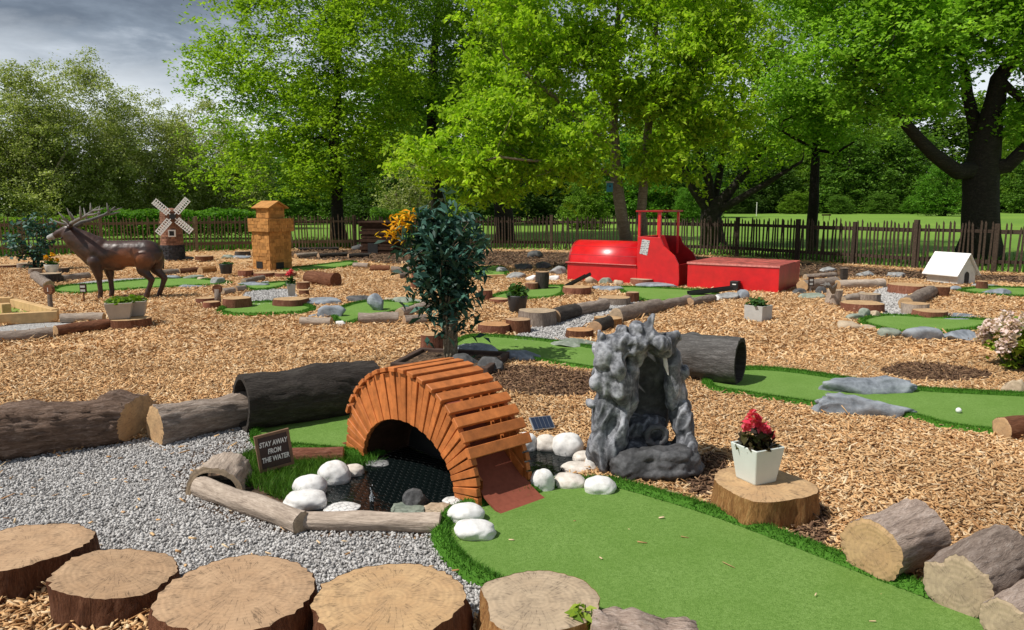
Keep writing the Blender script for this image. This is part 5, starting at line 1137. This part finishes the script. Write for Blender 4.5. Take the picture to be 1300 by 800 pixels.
# ------------------------------------------------------------------ windmill
b = G(214, 331); b.y += .3; s = mpp(b); t = thing('windmill', 'model windmill of brown bricks on a black base with white lattice sails', 'windmill', b, R(8))
def ring_bricks(mb, z0, z1, ra, rb, n, rows, th):
    for r in range(rows):
        za, zb = z0 + (z1 - z0) * r / rows, z0 + (z1 - z0) * (r + .9) / rows; R0 = ra + (rb - ra) * r / rows; R1 = ra + (rb - ra) * (r + .9) / rows
        for k in range(n):
            a0, a1 = 2 * math.pi * (k + .04 + .5 * (r % 2)) / n, 2 * math.pi * (k + .96 + .5 * (r % 2)) / n; o = th * random.uniform(.4, 1.2); vs = []
            for zz, rr_ in ((za, R0), (zb, R1)):
                for a in (a0, a1): vs += [((rr_ - .02) * math.cos(a), (rr_ - .02) * math.sin(a), zz), ((rr_ + o) * math.cos(a), (rr_ + o) * math.sin(a), zz)]
            mb.add(vs, [(1, 3, 7, 5), (0, 1, 5, 4), (2, 6, 7, 3), (4, 5, 7, 6), (0, 2, 3, 1)])
def cone(mb, z0, z1, ra, rb, n=24): mb.tube([(0, 0, z0), (0, 0, z1)], [ra, rb], n)
zb1, zb2, zb3 = 19 * s, 46 * s, 63 * s
m_ = MB(); cone(m_, 0, zb1, .335, .32); ring_bricks(m_, 0, zb1, .335, .32, 12, 7, .025); m_.build('stone_base', 'blackbrick', t)
m_ = MB(); cone(m_, zb1 + .001, zb2, .305, .27); ring_bricks(m_, zb1 + .001, zb2, .305, .265, 16, 10, .015); m_.build('brick_body', 'brick', t)
m_ = MB(); cone(m_, zb2 + .001, zb3, .29, .26, 12); ring_bricks(m_, zb2 + .002, zb3 - .05, .29, .265, 9, 5, .02); m_.tube([(0, 0, zb3 - .04), (0, 0, zb3 + .03), (0, 0, zb3 + .05)], [.29, .17, .05], 12); m_.build('cap', 'brick', t)
hz = 55 * s; hy = -.37; hx = .17
m_ = MB(); m_.tube([(hx, -.2, hz), (hx, hy + .02, hz)], .04, 10); m_.tube([(hx, hy + .02, hz), (hx, hy - .03, hz)], .085, 16); m_.build('hub', 'black', t)
for k in range(4):
    a = R(42 + 90 * k); mt = Matrix.Translation((hx, hy, hz)) @ Matrix.Rotation(a, 4, 'Y'); L = .66; m_ = MB(); w = .085
    m_.box((-.012, -.012, .08), (.012, .012, L), mat=mt)
    for xx in (-w, w): m_.box((xx - .012, -.010, .16), (xx + .012, .010, L), mat=mt)
    for i in range(8): z = .16 + (L - .18) * i / 7; m_.box((-w - .012, -.014, z - .013), (w + .012, .006, z + .013), mat=mt)
    m_.box((-w, .011, .16), (-.03, .016, L), mat=mt); m_.build('sail', 'white', t)
m_ = MB(); wz = 34 * s; y = -.325
m_.box((-.0, y, wz - .10), (.20, y + .05, wz + .10)); wf = m_.build('window_frame', 'white', t, bevel=.004); MB().box((.035, y - .004, wz - .065), (.165, y - .001, wz + .065)).build('window_pane', 'black', wf)
# ------------------------------------------------------------------ dark log hut under the tree
b = G(483, 322); b.y += .4; s = mpp(b); t = thing('board_hut', 'dark stained hut of stacked boards under the trees beside the fence', 'hut', b, R(-12)); m_ = MB(); hh = 38 * s; w = 20 * s
m_.box((-w + .03, -.47, 0), (w - .03, .47, hh))
for i in range(8): z0_ = hh * i / 8; o = .02 + .025 * (i % 2); m_.box((-w - o, -.5 - o, z0_ + .005), (w + o, .5 + o, z0_ + hh / 8 - .012))
m_.build('wall', 'hut', t); m_ = MB(); m_.box((-w * .55, -.549, .0), (w * .1, -.546, hh * .35)); m_.build('opening', 'black', t); MB().box((-w - .08, -.6, hh + .001), (w + .08, .6, hh + .05)).build('roof', 'hut', t)
# ------------------------------------------------------------------ white dog house
b = G(1208, 362); s = mpp(b); t = thing('dog_house', 'small white wooden dog house with a pitched roof and an arched door', 'dog house', (b.x + .17, b.y + .35, .03), R(24)); t.scale = (.94, .94, .94); wd, ln, hw, hr = .27, .37, .26, .62
# gable faces -Y local
m_ = MB(); m_.prism([(-wd, 0), (wd, 0), (wd, hw), (0, hr - .02), (-wd, hw)], -ln, ln); m_.build('wall', 'offwhite', t)
for s_ in (-1, 1):
    m_ = MB(); n_ = 7
    for i in range(n_):
        f0, f1_ = i / n_, (i + 1) / n_; xa, za = s_ * (wd + .10) * (1 - f0), hw - .10 + (hr - hw + .12) * f0; xb, zb = s_ * (wd + .10) * (1 - f1_), hw - .10 + (hr - hw + .12) * f1_
        P_ = [(xa, za + .022), (xb, zb + .012), (xb, zb + .002), (xa, za)]; m_.prism(P_ if s_ < 0 else P_[::-1], -ln - .06, ln + .06)
    m_.build('roof', 'white', t)
m_ = MB(); ar = [(-.075, .01), (.075, .01), (.075, .17)] + [(.075 * math.cos(math.pi * k / 10), .17 + .085 * math.sin(math.pi * k / 10)) for k in range(1, 10)] + [(-.075, .17)]; m_.prism(ar, -ln - .004, -ln - .002); m_.build('doorway', 'black', t)
m_ = MB()
for i in range(6): z = .03 + i * .04; m_.box((wd + .0005, -ln, z), (wd + .008, ln, z + .034)); m_.box((-wd - .008, -ln, z), (-wd - .0005, ln, z + .034))
m_.build('cladding', 'offwhite', t)
# ------------------------------------------------------------------ deer
def cap(a, b_, ra, rb, n=7, sq=(1, 1, 1)):
    a, b_ = Vector(a), Vector(b_); return [(a.lerp(b_, i / n), tuple((ra + (rb - ra) * i / n) * q for q in sq)) for i in range(n + 1)]
fm = (G(126, 383) + G(191, 375)) / 2; t = thing('deer_statue', 'brown painted stag statue with spreading antlers standing in profile', 'deer statue', (fm.x, fm.y, 0), R(6))
bl = []
bl += cap((-.40, 0, .775), (.42, 0, .785), .235, .232, 34, (1, .8, 1)) + cap((-.42, 0, .76), (-.1, 0, .70), .22, .21, 8, (.95, .78, 1.05)) + cap((.40, 0, .81), (.52, 0, .78), .20, .15, 5, (1, .85, 1)) + cap((-.40, 0, .95), (.42, 0, .955), .06, .06, 40, (1, 1.5, .9))
bl += cap((-.42, 0, .82), (-.82, 0, 1.10), .265, .165, 22, (.95, .75, 1)) + cap((-.50, 0, .72), (-.80, 0, .98), .17, .12, 16, (.9, .7, 1))
bl += cap((-.84, 0, 1.19), (-1.02, 0, 1.13), .11, .076, 12, (1, .82, .95)) + cap((-1.0, 0, 1.13), (-1.16, 0, 1.07), .07, .048, 10, (1, .85, .9))
for sgn, dx in ((-1, -.02), (1, .09)):
    bl += cap((-.40 + dx, sgn * .10, .66), (-.36 + dx, sgn * .10, .40), .125, .066, 8) + cap((-.36 + dx, sgn * .10, .40), (-.345 + dx, sgn * .10, .12), .052, .040, 8) + cap((-.345 + dx, sgn * .10, .13), (-.365 + dx, sgn * .10, .035), .046, .045, 4)
for sgn, dx in ((-1, .0), (1, .14)):
    bl += cap((.40 + dx * .5, sgn * .10, .70), (.36 + dx, sgn * .11, .50), .185, .10, 8, (1, .7, 1)) + cap((.36 + dx, sgn * .11, .50), (.50 + dx, sgn * .11, .34), .085, .052, 7) + cap((.50 + dx, sgn * .11, .34), (.42 + dx, sgn * .11, .12), .05, .038, 8) + cap((.42 + dx, sgn * .11, .13), (.385 + dx, sgn * .11, .035), .044, .045, 4)
bl += cap((.55, 0, .86), (.60, 0, .72), .045, .03, 4)
def dd(p): return noise.fractal(p * 7, .9, 2, 3) * .006
link('body', blobs_mesh([(Vector(c), r) for c, r in bl], .014, dd, 7), 'deer', t, True)
link('muzzle', blobs_mesh([(Vector(c), r) for c, r in cap((-1.10, 0, 1.092), (-1.175, 0, 1.065), .058, .048, 8, (1, .92, .95))], .012, None, 2), 'rock_grey', t, True)
for sgn in (-1, 1):
    m_ = MB(); m_.tube([(-.80, sgn * .07, 1.24), (-.77, sgn * .16, 1.27), (-.74, sgn * .24, 1.26), (-.73, sgn * .28, 1.24)], [.02, .042, .035, .006], 10); m_.build('ear', 'deer', t, True)
    bm = bmesh.new(); bmesh.ops.create_uvsphere(bm, u_segments=12, v_segments=8, radius=.018, matrix=Matrix.Translation((-.945, sgn * .075, 1.06))); me = bpy.data.meshes.new('eye'); bm.to_mesh(me); bm.free(); link('eye', me, 'black', t, True)
    m_ = MB(); beam = [(-.80, sgn * .05, 1.25), (-.72, sgn * .18, 1.32), (-.55, sgn * .34, 1.38), (-.32, sgn * .42, 1.48), (-.10, sgn * .40, 1.64)]; m_.tube(beam, [.042, .040, .036, .031, .012], 8)
    for st_, tip, r_ in [((-.78, sgn * .09, 1.27), (-1.06, sgn * .16, 1.38), .028), ((-.75, sgn * .14, 1.30), (-.92, sgn * .24, 1.54), .028), ((-.62, sgn * .28, 1.36), (-.70, sgn * .36, 1.62), .028), ((-.44, sgn * .39, 1.43), (-.42, sgn * .44, 1.66), .028), ((-.32, sgn * .42, 1.48), (-.03, sgn * .48, 1.54), .025), ((-.24, sgn * .41, 1.54), (-.25, sgn * .38, 1.72), .025), ((-.20, sgn * .41, 1.57), (.03, sgn * .42, 1.62), .022)]:
        a_, b_ = Vector(st_), Vector(tip); m_.tube([a_, a_.lerp(b_, .5) + Vector((0, 0, -.015)), b_], [r_ * 1.0, r_ * .85, .006], 7)
    A_ = Vector((-.80, sgn * .05, 1.25)); m_.v = [tuple(A_ + (Vector(p_) - A_) * .86) for p_ in m_.v]; m_.build('antler', 'antler', t, True)
# ------------------------------------------------------------------ left shrub, timber frame, signs
bush('bluish leaved artificial shrub behind the deer head', 0, 0, 0, 54, 72, 'leaf_blue', 1000, .13, base=G(44, 343), tips=70, sigma=.22, dy=.8, stems=7, rtip=.008)
t = thing('timber_edging', 'sandy timber frame around the sunken green at the left edge', 'timber edging', G(36, 404))
O = G(36, 404)
def beam(a, b_, w, h, nm='beam'):
    a = G(*a) - O; b_ = G(*b_) - O; d = b_ - a; mt = Matrix.Translation(a) @ Matrix.Rotation(math.atan2(d.y, d.x), 4, 'Z'); m_ = MB(); m_.box((0, -w, 0), (d.length, w, h), mat=mt); return m_.build(nm, 'timber', t, bevel=.006)
beam((-30, 414), (74, 408), .05, .15); beam((18, 391), (71, 405.5), .05, .149); beam((-30, 390), (16, 389), .05, .15); beam((2, 400), (14, 399), .07, .17, 'block')
gp = [G(-26, 411.5), G(62, 406), G(18, 393), (G(-26, 392))]; sheet('turf', [((p - O).x, (p - O).y) for p in gp], .03, 'turf', t)
b = G(65, 398); t = thing('number_post', 'wooden post with a round head marked 1 in front of the deer', 'sign', b, R(-8)); m_ = MB(); m_.tube([(0, 0, 0), (0, 0, .30)], .035, 10); m_.build('post', 'bark_grey', t); m_ = MB(); m_.tube([(0, .03, .36), (0, -.03, .36)], .075, 20); dc = m_.build('disc', 'bark_brown', t)
text_mesh('number', '1', .09, 'number', dc, Matrix.Translation((0, -.032, .36)) @ Matrix.Rotation(math.pi / 2, 4, 'X'))
b = G(107, 384); t = thing('small_sign', 'little sign of two plates on a thin stake beside the deer', 'sign', b, R(-5)); m_ = MB(); m_.tube([(0, 0, 0), (0, 0, .17)], .012, 6); m_.build('stake', 'bark_brown', t); MB().box((-.055, -.012, .17), (.055, .012, .31)).build('board', 'hut', t); 
for z in (.185, .25): MB().box((-.042, -.016, z), (.042, -.0125, z + .035)).build('plate', 'pot_grey', t)
b = G(277, 388); t = thing('number_post', 'short wooden post with a round top among the stumps near the tower', 'sign', b); m_ = MB(); m_.tube([(0, 0, 0), (0, 0, .27)], .05, 10); m_.build('post', 'bark_grey', t, True); m_ = MB(); m_.tube([(0, .03, .27), (0, -.03, .27)], .075, 20); m_.build('disc', 'bark_brown', t)
b = G(1029, 372); t = thing('number_post', 'dark number plate on a thin post beside the red wagon end', 'sign', b); m_ = MB(); m_.tube([(0, .02, 0), (0, .02, .3)], .012, 6); m_.build('stake', 'metal', t); MB().box((-.05, -.01, .13), (.05, .01, .3)).build('board', 'hut', t); MB().box((-.03, -.014, .15), (.03, -.0105, .19)).build('plate', 'pot_grey', t); MB().box((-.03, -.014, .22), (.03, -.0105, .26)).build('plate', 'pot_grey', t)
b = G(1071, 358); t = thing('wooden_post', 'short dark square post on the soil behind the logs at the right', 'post', b); MB().box((-.06, -.06, 0), (.06, .06, .28)).build('post', 'bark_dark', t, bevel=.01); MB().box((-.065, -.065, .281), (.065, .065, .3)).build('top', 'bark_grey', t)
b = G(930, 364); t = thing('flag_pin', 'thin white pin standing in front of the red wagon', 'pin', b); m_ = MB(); m_.tube([(0, 0, 0), (0, 0, .33)], .006, 6); m_.build('pin', 'white', t)
b = G(600, 354); t = thing('timber_plank', 'timber plank lying along the front of the far green left of the train', 'plank', b); d_ = G(640, 353) - b; mt = Matrix.Rotation(math.atan2(d_.y, d_.x), 4, 'Z'); m_ = MB(); m_.box((0, -.04, 0), (d_.length, .04, .08), mat=mt); o_ = m_.build('plank', 'timber', t, bevel=.005)

# ------------------------------------------------------------------ middle-ground stumps, logs and rocks
gm = 'sawn stumps around the middle lane'
for a in [
 (629, 411, 41, .12, 'bright orange topped stump beside the green strip', 'bark_red', 'cut_orange'), (658, 405, 30, .17, 'brown topped stump just right of the bright orange one', 'bark_brown', 'cut_brown'),
 (682, 394, 48, .20, 'wide grey topped stump leading the row of logs along the lane', 'bark_grey', 'cut_grey'), (780, 377, 40, .12, 'low pale stump at the far end of the lane', 'bark_grey', 'cut_tan'), (803, 371, 17, .17, 'narrow upright stump at the edge of the train green', 'bark_brown', 'cut_brown'),
 (732, 364, 37, .14, 'reddish flat topped stump near the foot of the engine ramp', 'bark_red', 'cut_tan'), (772, 403, 34, .11, 'low stump on the right of the gravel lane', 'bark_gold', 'cut_tan'), (737, 418, 36, .10, 'low stump with an orange top at the near end of the lane', 'bark_brown', 'cut_orange'),
 (675, 359, 16, .14, 'small brown stump left of the black upright stump', 'bark_red', 'cut_brown'), (688, 345, 17, .34, 'tall blackish upright stump left of the engine', 'bark_dark', 'cut_brown'), (616, 368, 18, .18, 'reddish stump half hidden by the leafy potted tree', 'bark_red', 'cut_tan'), (634, 379, 24, .07, 'low red edged log slice left of the black pot', 'bark_red', 'cut_tan'),
 (815, 354, 30, .13, 'flat topped stump against the side of the engine', 'bark_red', 'cut_grey'), (527, 334, 11, .5, 'tall reddish brown post stump left of the leafy potted tree', 'bark_red', 'cut_brown'),
 (1095, 384, 50, .14, 'red edged slice of trunk left of the right hand gravel lane', 'bark_red', 'cut_tan'), (1059, 368, 20, .24, 'pale round log end beside the wagon', 'bark_pale', 'cut_grey'), (1104, 373, 26, .14, 'slanted grey slice between the logs at the right', 'bark_grey', 'cut_grey'),
 (1153, 361, 47, .16, 'wide orange barked trunk slice behind the right hand lane', 'bark_red', 'cut_tan'), (1190, 363, 30, .18, 'brown trunk slice in front of the white dog house', 'bark_brown', 'cut_tan'), (1163, 385, 34, .16, 'tan block stump beside the short bark log', 'bark_pale', 'cut_tan'), (1182, 394, 41, .10, 'low red edged slice at the back of the rock edged green', 'bark_red', 'cut_tan'), (1247, 357, 13, .16, 'small red stump right of the white dog house', 'bark_red', 'cut_tan'),
 (64, 347, 25, .20, 'dark stump carrying the small pot of orange flowers', 'bark_dark', 'cut_grey'), (8, 336, 32, .08, 'flat reddish slice at the left edge by the fence', 'bark_red', 'cut_tan'), (33, 334, 20, .14, 'small stump behind the left shrub', 'bark_grey', 'cut_grey'), (44, 341, 15, .14, 'small grey stump just left of the orange flower pot', 'bark_grey', 'cut_grey'), (81, 340, 12, .14, 'small dark stump right of the orange flower pot', 'bark_dark', 'cut_brown'), (165, 404, 46, .13, 'broad slab stump carrying the two beige planters', 'bark_brown', 'cut_tan'),
 (262, 378, 26, .10, 'low slice of wood left of the round topped post', 'bark_red', 'cut_tan'), (300, 378, 34, .16, 'block stump with a pale top right of the round topped post', 'bark_red', 'cut_tan'), (268, 383, 20, .11, 'small wood block just below the round topped post', 'bark_red', 'cut_tan'), (370, 379, 42, .12, 'thin log slice carrying the white pot of red flowers', 'bark_red', 'cut_tan'), (312, 343, 18, .16, 'orange brown stump left of the shingled tower foot', 'bark_red', 'cut_orange'), (308, 319, 18, .14, 'dark stump behind the shingled tower by the fence', 'bark_dark', 'cut_brown'), (336, 346, 28, .10, 'reddish slice at the left foot of the shingled tower', 'bark_red', 'cut_tan'), (362, 346, 26, .10, 'reddish slice at the right foot of the shingled tower', 'bark_red', 'cut_tan'), (385, 358, 16, .16, 'brown round stump touching the dark short log', 'bark_brown', 'cut_brown'), (386, 368, 13, .10, 'tiny brown stump above the thin log slice', 'bark_brown', 'cut_tan'),
 (259, 325, 22, .14, 'brown block beside the foot of the windmill', 'bark_brown', 'cut_brown')]:
    stump(*a[:4], a[4], a[5], a[6])
for a in [
 (703, 402, 730, 394, 19, 'dark bark log next after the wide grey topped stump', 'bark_dark', 'cut_brown'), (731, 394, 768, 387, 16, 'third brownish grey log in the row along the lane', 'bark_grey', 'cut_tan'), (756, 416, 772, 409, 17, 'dark bark log behind the orange topped low stump', 'bark_dark', 'cut_brown'),
 (782, 401, 835, 388, 19, 'long grey log on the right side of the gravel lane', 'bark_grey', 'cut_grey'), (836, 389, 874, 381, 13, 'second grey log continuing towards the wagon ramp', 'bark_grey', 'cut_grey'), (876, 384, 905, 379, 11, 'short grey log ending near the white round stones', 'bark_grey', 'cut_brown'),
 (1063, 362, 1121, 360, 12, 'long pale log lying behind the right hand lane', 'bark_pale', 'cut_tan'), (1018, 364, 1060, 359, 15, 'pale log at the corner of the red wagon', 'bark_grey', 'cut_tan'), (1068, 382, 1095, 376, 12, 'small pale log beside the pale round log end', 'bark_pale', 'cut_grey'), (1022, 352, 1060, 349, 7, 'thin log lying on the shaded soil behind the wagon', 'bark_grey', 'cut_grey'), (1150, 386, 1182, 370, 17, 'short rough bark log along the right hand lane', 'bark_grey', 'cut_tan'),
 (45, 350, 62, 363, 11, 'short log lying in front of the orange flower pot stump', 'bark_grey', 'cut_brown'), (78, 354, 112, 350, 9, 'grey log under the deer neck', 'bark_grey', 'cut_grey'), (78, 404, 132, 403, 12, 'pale log behind the dark front log at the left', 'bark_pale', 'cut_tan'), (-20, 430, 67, 423, 15, 'long grey log at the left edge below the timber frame', 'bark_grey', 'cut_tan'), (70, 421, 146, 411, 15, 'dark bark log leading to the planter slab', 'bark_brown', 'cut_tan'),
 (200, 347, 226, 345, 8, 'grey log behind the deer hindquarters', 'bark_grey', 'cut_grey'), (227, 345, 253, 343, 8, 'brown log in the middle of the row behind the deer', 'bark_brown', 'cut_tan'), (254, 344, 272, 342, 9, 'tan log at the right end of the row behind the deer', 'bark_gold', 'cut_tan'), (309, 358, 334, 353, 8, 'grey pole log in front of the shingled tower', 'bark_grey', 'cut_grey'), (282, 371, 296, 369, 9, 'short grey log behind the round topped post', 'bark_grey', 'cut_grey'), (298, 368, 310, 366, 9, 'short grey log nearer the little green patch', 'bark_grey', 'cut_brown'),
 (392, 353, 427, 356, 17, 'thick dark brown log right of the shingled tower', 'bark_brown', 'bark_brown'), (382, 408, 421, 409, 11, 'pale cut log with a brown end below the faceted grey rocks', 'bark_pale', 'cut_tan'), (455, 405, 506, 404, 15, 'brownish grey log in front of the faceted boulder green', 'bark_grey', 'cut_brown'), (507, 398, 548, 388, 13, 'grey log running towards the leafy potted tree', 'bark_grey', 'cut_grey'), (513, 407, 540, 405, 13, 'grey log just below the one touching the leafy potted tree', 'bark_grey', 'cut_brown'),
 (449, 337, 468, 337.5, 7, 'first brown log of the row on the chips below the hut', 'bark_grey', 'cut_tan'), (470, 341, 495, 341, 8, 'second brown log of the row on the chips below the hut', 'bark_brown', 'cut_tan'), (497, 343, 520, 343, 9, 'third paler log of the row on the chips below the hut', 'bark_grey', 'cut_tan'), (375, 325, 402, 323, 6, 'pale log on the shaded soil left of the broad tree trunk', 'bark_pale', 'cut_tan'), (404, 325, 440, 323, 6, 'dark log on the shaded soil at the foot of the broad tree', 'bark_dark', 'cut_brown'), (442, 325, 470, 324, 6, 'dark log on the shaded soil right of the broad tree', 'bark_dark', 'cut_brown'), (378, 316.5, 430, 315.5, 4, 'thin dark log along the fence left of the broad tree', 'bark_dark', 'cut_brown'), (505, 351, 517, 350, 9, 'short thick log end left of the reddish brown post stump', 'bark_grey', 'cut_tan')]:
    log(*a[:5], a[5], a[6], a[7])
for a in [
 (728, 443, 58, 15, 'mossy grey green rock at the edge of the green strip near the fountain', 'rock_green'), (674, 357, 15, 9, 'white stone left of the blackish upright stump', 'rock_white'), (704, 357, 17, 8, 'white stone right of the blackish upright stump', 'rock_white'), (655, 354, 26, 9, 'grey rock in front of the far green left of the train', 'rock_grey'), (637, 346, 18, 8, 'grey rock at the corner of the far green', 'rock_grey'), (664, 343, 24, 9, 'dark rock on the chips beyond the far green', 'rock_dark'), (688, 342, 22, 10, 'dark rock on the chips left of the engine', 'rock_dark'), (708, 349, 22, 12, 'dark grey rock touching the left end of the engine', 'rock_grey'),
 (752, 361, 18, 11, 'brown angular rock by the engine ramp', 'rock_tan'), (769, 361, 16, 9, 'greenish block stone against the engine side', 'rock_green'), (785, 363, 16, 8, 'tan stone against the engine side', 'rock_tan'), (772, 370, 38, 9, 'flat pale grey slab in front of the engine ramp', 'rock_blue'), (834, 367, 54, 9, 'flat blue grey slab lying on the train green', 'rock_blue'),
 (906, 383, 20, 9, 'whitish round stone at the end of the grey logs', 'rock_white'), (926, 381, 30, 12, 'grey rock below the end of the wagon ramp', 'rock_grey'), (943, 380, 18, 13, 'pale grey rock right of the wagon ramp', 'rock_blue'), (1032, 380, 36, 10, 'greenish grey rock in front of the wagon end', 'rock_green'), (1044, 374, 14, 12, 'dark rock beside the pale round log end', 'rock_dark'), (1016, 374, 18, 9, 'dark flat rock against the wagon corner', 'rock_dark'),
 (1088, 407, 22, 10, 'small mossy stone at the left tip of the rock edged green', 'rock_green'), (1099, 405, 16, 15, 'pointed mossy stone at the left of the rock edged green', 'rock_green'), (1113, 404, 18, 11, 'squarish tan stone at the left of the rock edged green', 'rock_tan'), (1105, 419, 30, 8, 'flat tan stone along the front of the rock edged green', 'rock_tan'), (1131, 430, 33, 15, 'grey green stone at the near left of the rock edged green', 'rock_green'), (1176, 433, 56, 21, 'large blue grey rock at the front of the rock edged green', 'rock_blue'), (1221, 434, 54, 18, 'wide blue grey rock right of the large one, before the pink shrub', 'rock_blue'), (1228, 407, 84, 10, 'long pale grey slab along the back of the rock edged green', 'rock_blue'),
 (1214, 370, 18, 8, 'grey rock in front of the dog house door', 'rock_blue'), (1258, 365, 34, 6, 'flat grey slab right of the dog house', 'rock_grey'), (1272, 376, 42, 11, 'long grey rock at the far right green', 'rock_blue'), (1102, 350, 24, 7, 'grey rock on the shaded soil beneath the fence', 'rock_grey'), (1140, 352, 26, 7, 'second grey rock on the shaded soil left of the dog house', 'rock_grey'), (1055, 345, 22, 7, 'pale rock on the shaded soil behind the thin log', 'rock_grey'),
 (217, 355, 20, 7, 'blue grey rock behind the deer hind legs', 'rock_blue'), (240, 355, 28, 7, 'greenish rock on the far side of the deer green', 'rock_green'), (257, 356, 14, 6, 'tan stone on the far side of the deer green', 'rock_tan'), (274, 361, 18, 11, 'grey upright rock where the two greens meet', 'rock_grey'), (318, 364, 42, 8, 'blue grey slab in front of the grey pole log', 'rock_blue'), (240, 366, 42, 6, 'flat grey blue slab on the near side of the deer green', 'rock_blue'), (336, 361, 14, 5, 'small grey stone right of the blue grey slab', 'rock_grey'), (288, 328, 20, 5, 'flat greenish rock right of the windmill', 'rock_green'), (304, 328, 24, 5, 'flat blue grey rock left of the shingled tower', 'rock_blue'), (236, 330, 15, 5, 'flat dark slab at the foot of the windmill', 'rock_dark'),
 (400, 388, 62, 12, 'long blue grey slab at the back of the flat green', 'rock_blue'), (451, 384, 38, 10, 'dark grey slab behind the faceted boulder', 'rock_dark'), (420, 404, 34, 18, 'blue grey boulder on the near side of the flat green', 'rock_blue'), (403, 404, 22, 8, 'low blue grey rock left of the near boulder', 'rock_blue'), (433, 414, 17, 8, 'small white stone right of the pale cut log', 'rock_white'), (517, 386, 42, 10, 'mossy green rock behind the faceted boulder green', 'rock_green'), (491, 384, 14, 8, 'brown stone just right of the faceted boulder', 'rock_tan'), (458, 317, 26, 9, 'dark rock beside the broad tree trunk', 'rock_dark'), (680, 327, 22, 9, 'dark grey rock on the soil under the fence left of the engine', 'rock_dark')]:
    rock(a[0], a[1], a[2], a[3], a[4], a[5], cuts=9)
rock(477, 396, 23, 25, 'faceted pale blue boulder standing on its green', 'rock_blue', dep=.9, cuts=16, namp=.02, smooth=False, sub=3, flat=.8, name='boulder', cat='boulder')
# twisted driftwood roots
b = G(1058, 372, .22); t = thing('driftwood', 'twisted pale streaked driftwood root on the logs at the right', 'driftwood', b); m_ = MB()
for k in range(9): a = random.uniform(0, 6.28); L = random.uniform(.12, .3); m_.tube([(0, 0, 0), (L * .5 * math.cos(a), L * .3 * math.sin(a), L * .5), (L * math.cos(a), L * .5 * math.sin(a), L * random.uniform(.3, 1))], [.028, .02, .006], 7)
m_.build('root', 'antler', t, True)

# ------------------------------------------------------------------ light
SUN_EL, SUN_AZ = R(54), math.atan2(-.92, -.39)          # azimuth measured from +Y towards +X
to_sun = Vector((math.sin(SUN_AZ) * math.cos(SUN_EL), math.cos(SUN_AZ) * math.cos(SUN_EL), math.sin(SUN_EL)))
sl = bpy.data.lights.new('sun', 'SUN'); sl.energy = 5.0; sl.angle = R(.53); sl.color = (1, .955, .89)
so = bpy.data.objects.new('sun', sl); C.objects.link(so); so.rotation_mode = 'QUATERNION'; so.rotation_quaternion = to_sun.to_track_quat('Z', 'Y'); so.location = (-8, -4, 14)
w = bpy.data.worlds.new('World'); bpy.context.scene.world = w; w.use_nodes = True; nt = w.node_tree
sky = nd(nt, 'ShaderNodeTexSky', sky_type='NISHITA'); sky.sun_disc = False; sky.sun_elevation = SUN_EL; sky.sun_rotation = SUN_AZ; sky.altitude = 50; sky.dust_density = 1.2
bgn = nt.nodes['Background']; bgn.inputs['Strength'].default_value = .085
tc = nd(nt, 'ShaderNodeTexCoord'); mp = nd(nt, 'ShaderNodeMapping'); mp.inputs['Scale'].default_value = (1, 1, 3.2); lk(nt, tc.outputs['Generated'], mp.inputs['Vector'])
n1 = noise_n(nt, mp.outputs['Vector'], 2.3, 8, .58, .3); n2 = noise_n(nt, mp.outputs['Vector'], 5.5, 8, .6, .2)
# grey cloud deck with paler breaks, in the sky's own units
col = ramp(nt, math_n(nt, 'ADD', math_n(nt, 'MULTIPLY', n1, .55), math_n(nt, 'MULTIPLY', n2, .45)), [(.42, (.13, .155, .195)), (.49, (.23, .27, .325)), (.54, (.42, .465, .525)), (.61, (.80, .83, .87))])
sx = nd(nt, 'ShaderNodeSeparateXYZ'); lk(nt, tc.outputs['Generated'], sx.inputs[0])
hz_ = ramp(nt, math_n(nt, 'ADD', sx.outputs['Z'], math_n(nt, 'MULTIPLY', math_n(nt, 'SUBTRACT', n1, .5), .18)), [(.12, (.95, .95, .95)), (.185, (0, 0, 0))])
col = mixc(nt, ramp(nt, sx.outputs['Z'], [(.19, (0, 0, 0)), (.27, (.55, .55, .55))]), col, (.17, .20, .245))
col = mixc(nt, hz_, col, (.82, .86, .90))
cl = mixc(nt, 1.0, col, (14.3, 14.3, 14.3), 'MULTIPLY')
lk(nt, mixc(nt, .82, sky.outputs[0], cl), bgn.inputs['Color'])
sc = bpy.context.scene; sc.view_settings.view_transform = 'Standard'; sc.view_settings.look = 'None'; sc.view_settings.exposure = 0; sc.view_settings.gamma = 1
sc.render.engine = 'CYCLES'; sc.cycles.max_bounces = 6; sc.cycles.transparent_max_bounces = 4; sc.cycles.diffuse_bounces = 4; sc.cycles.glossy_bounces = 2; sc.cycles.transmission_bounces = 3
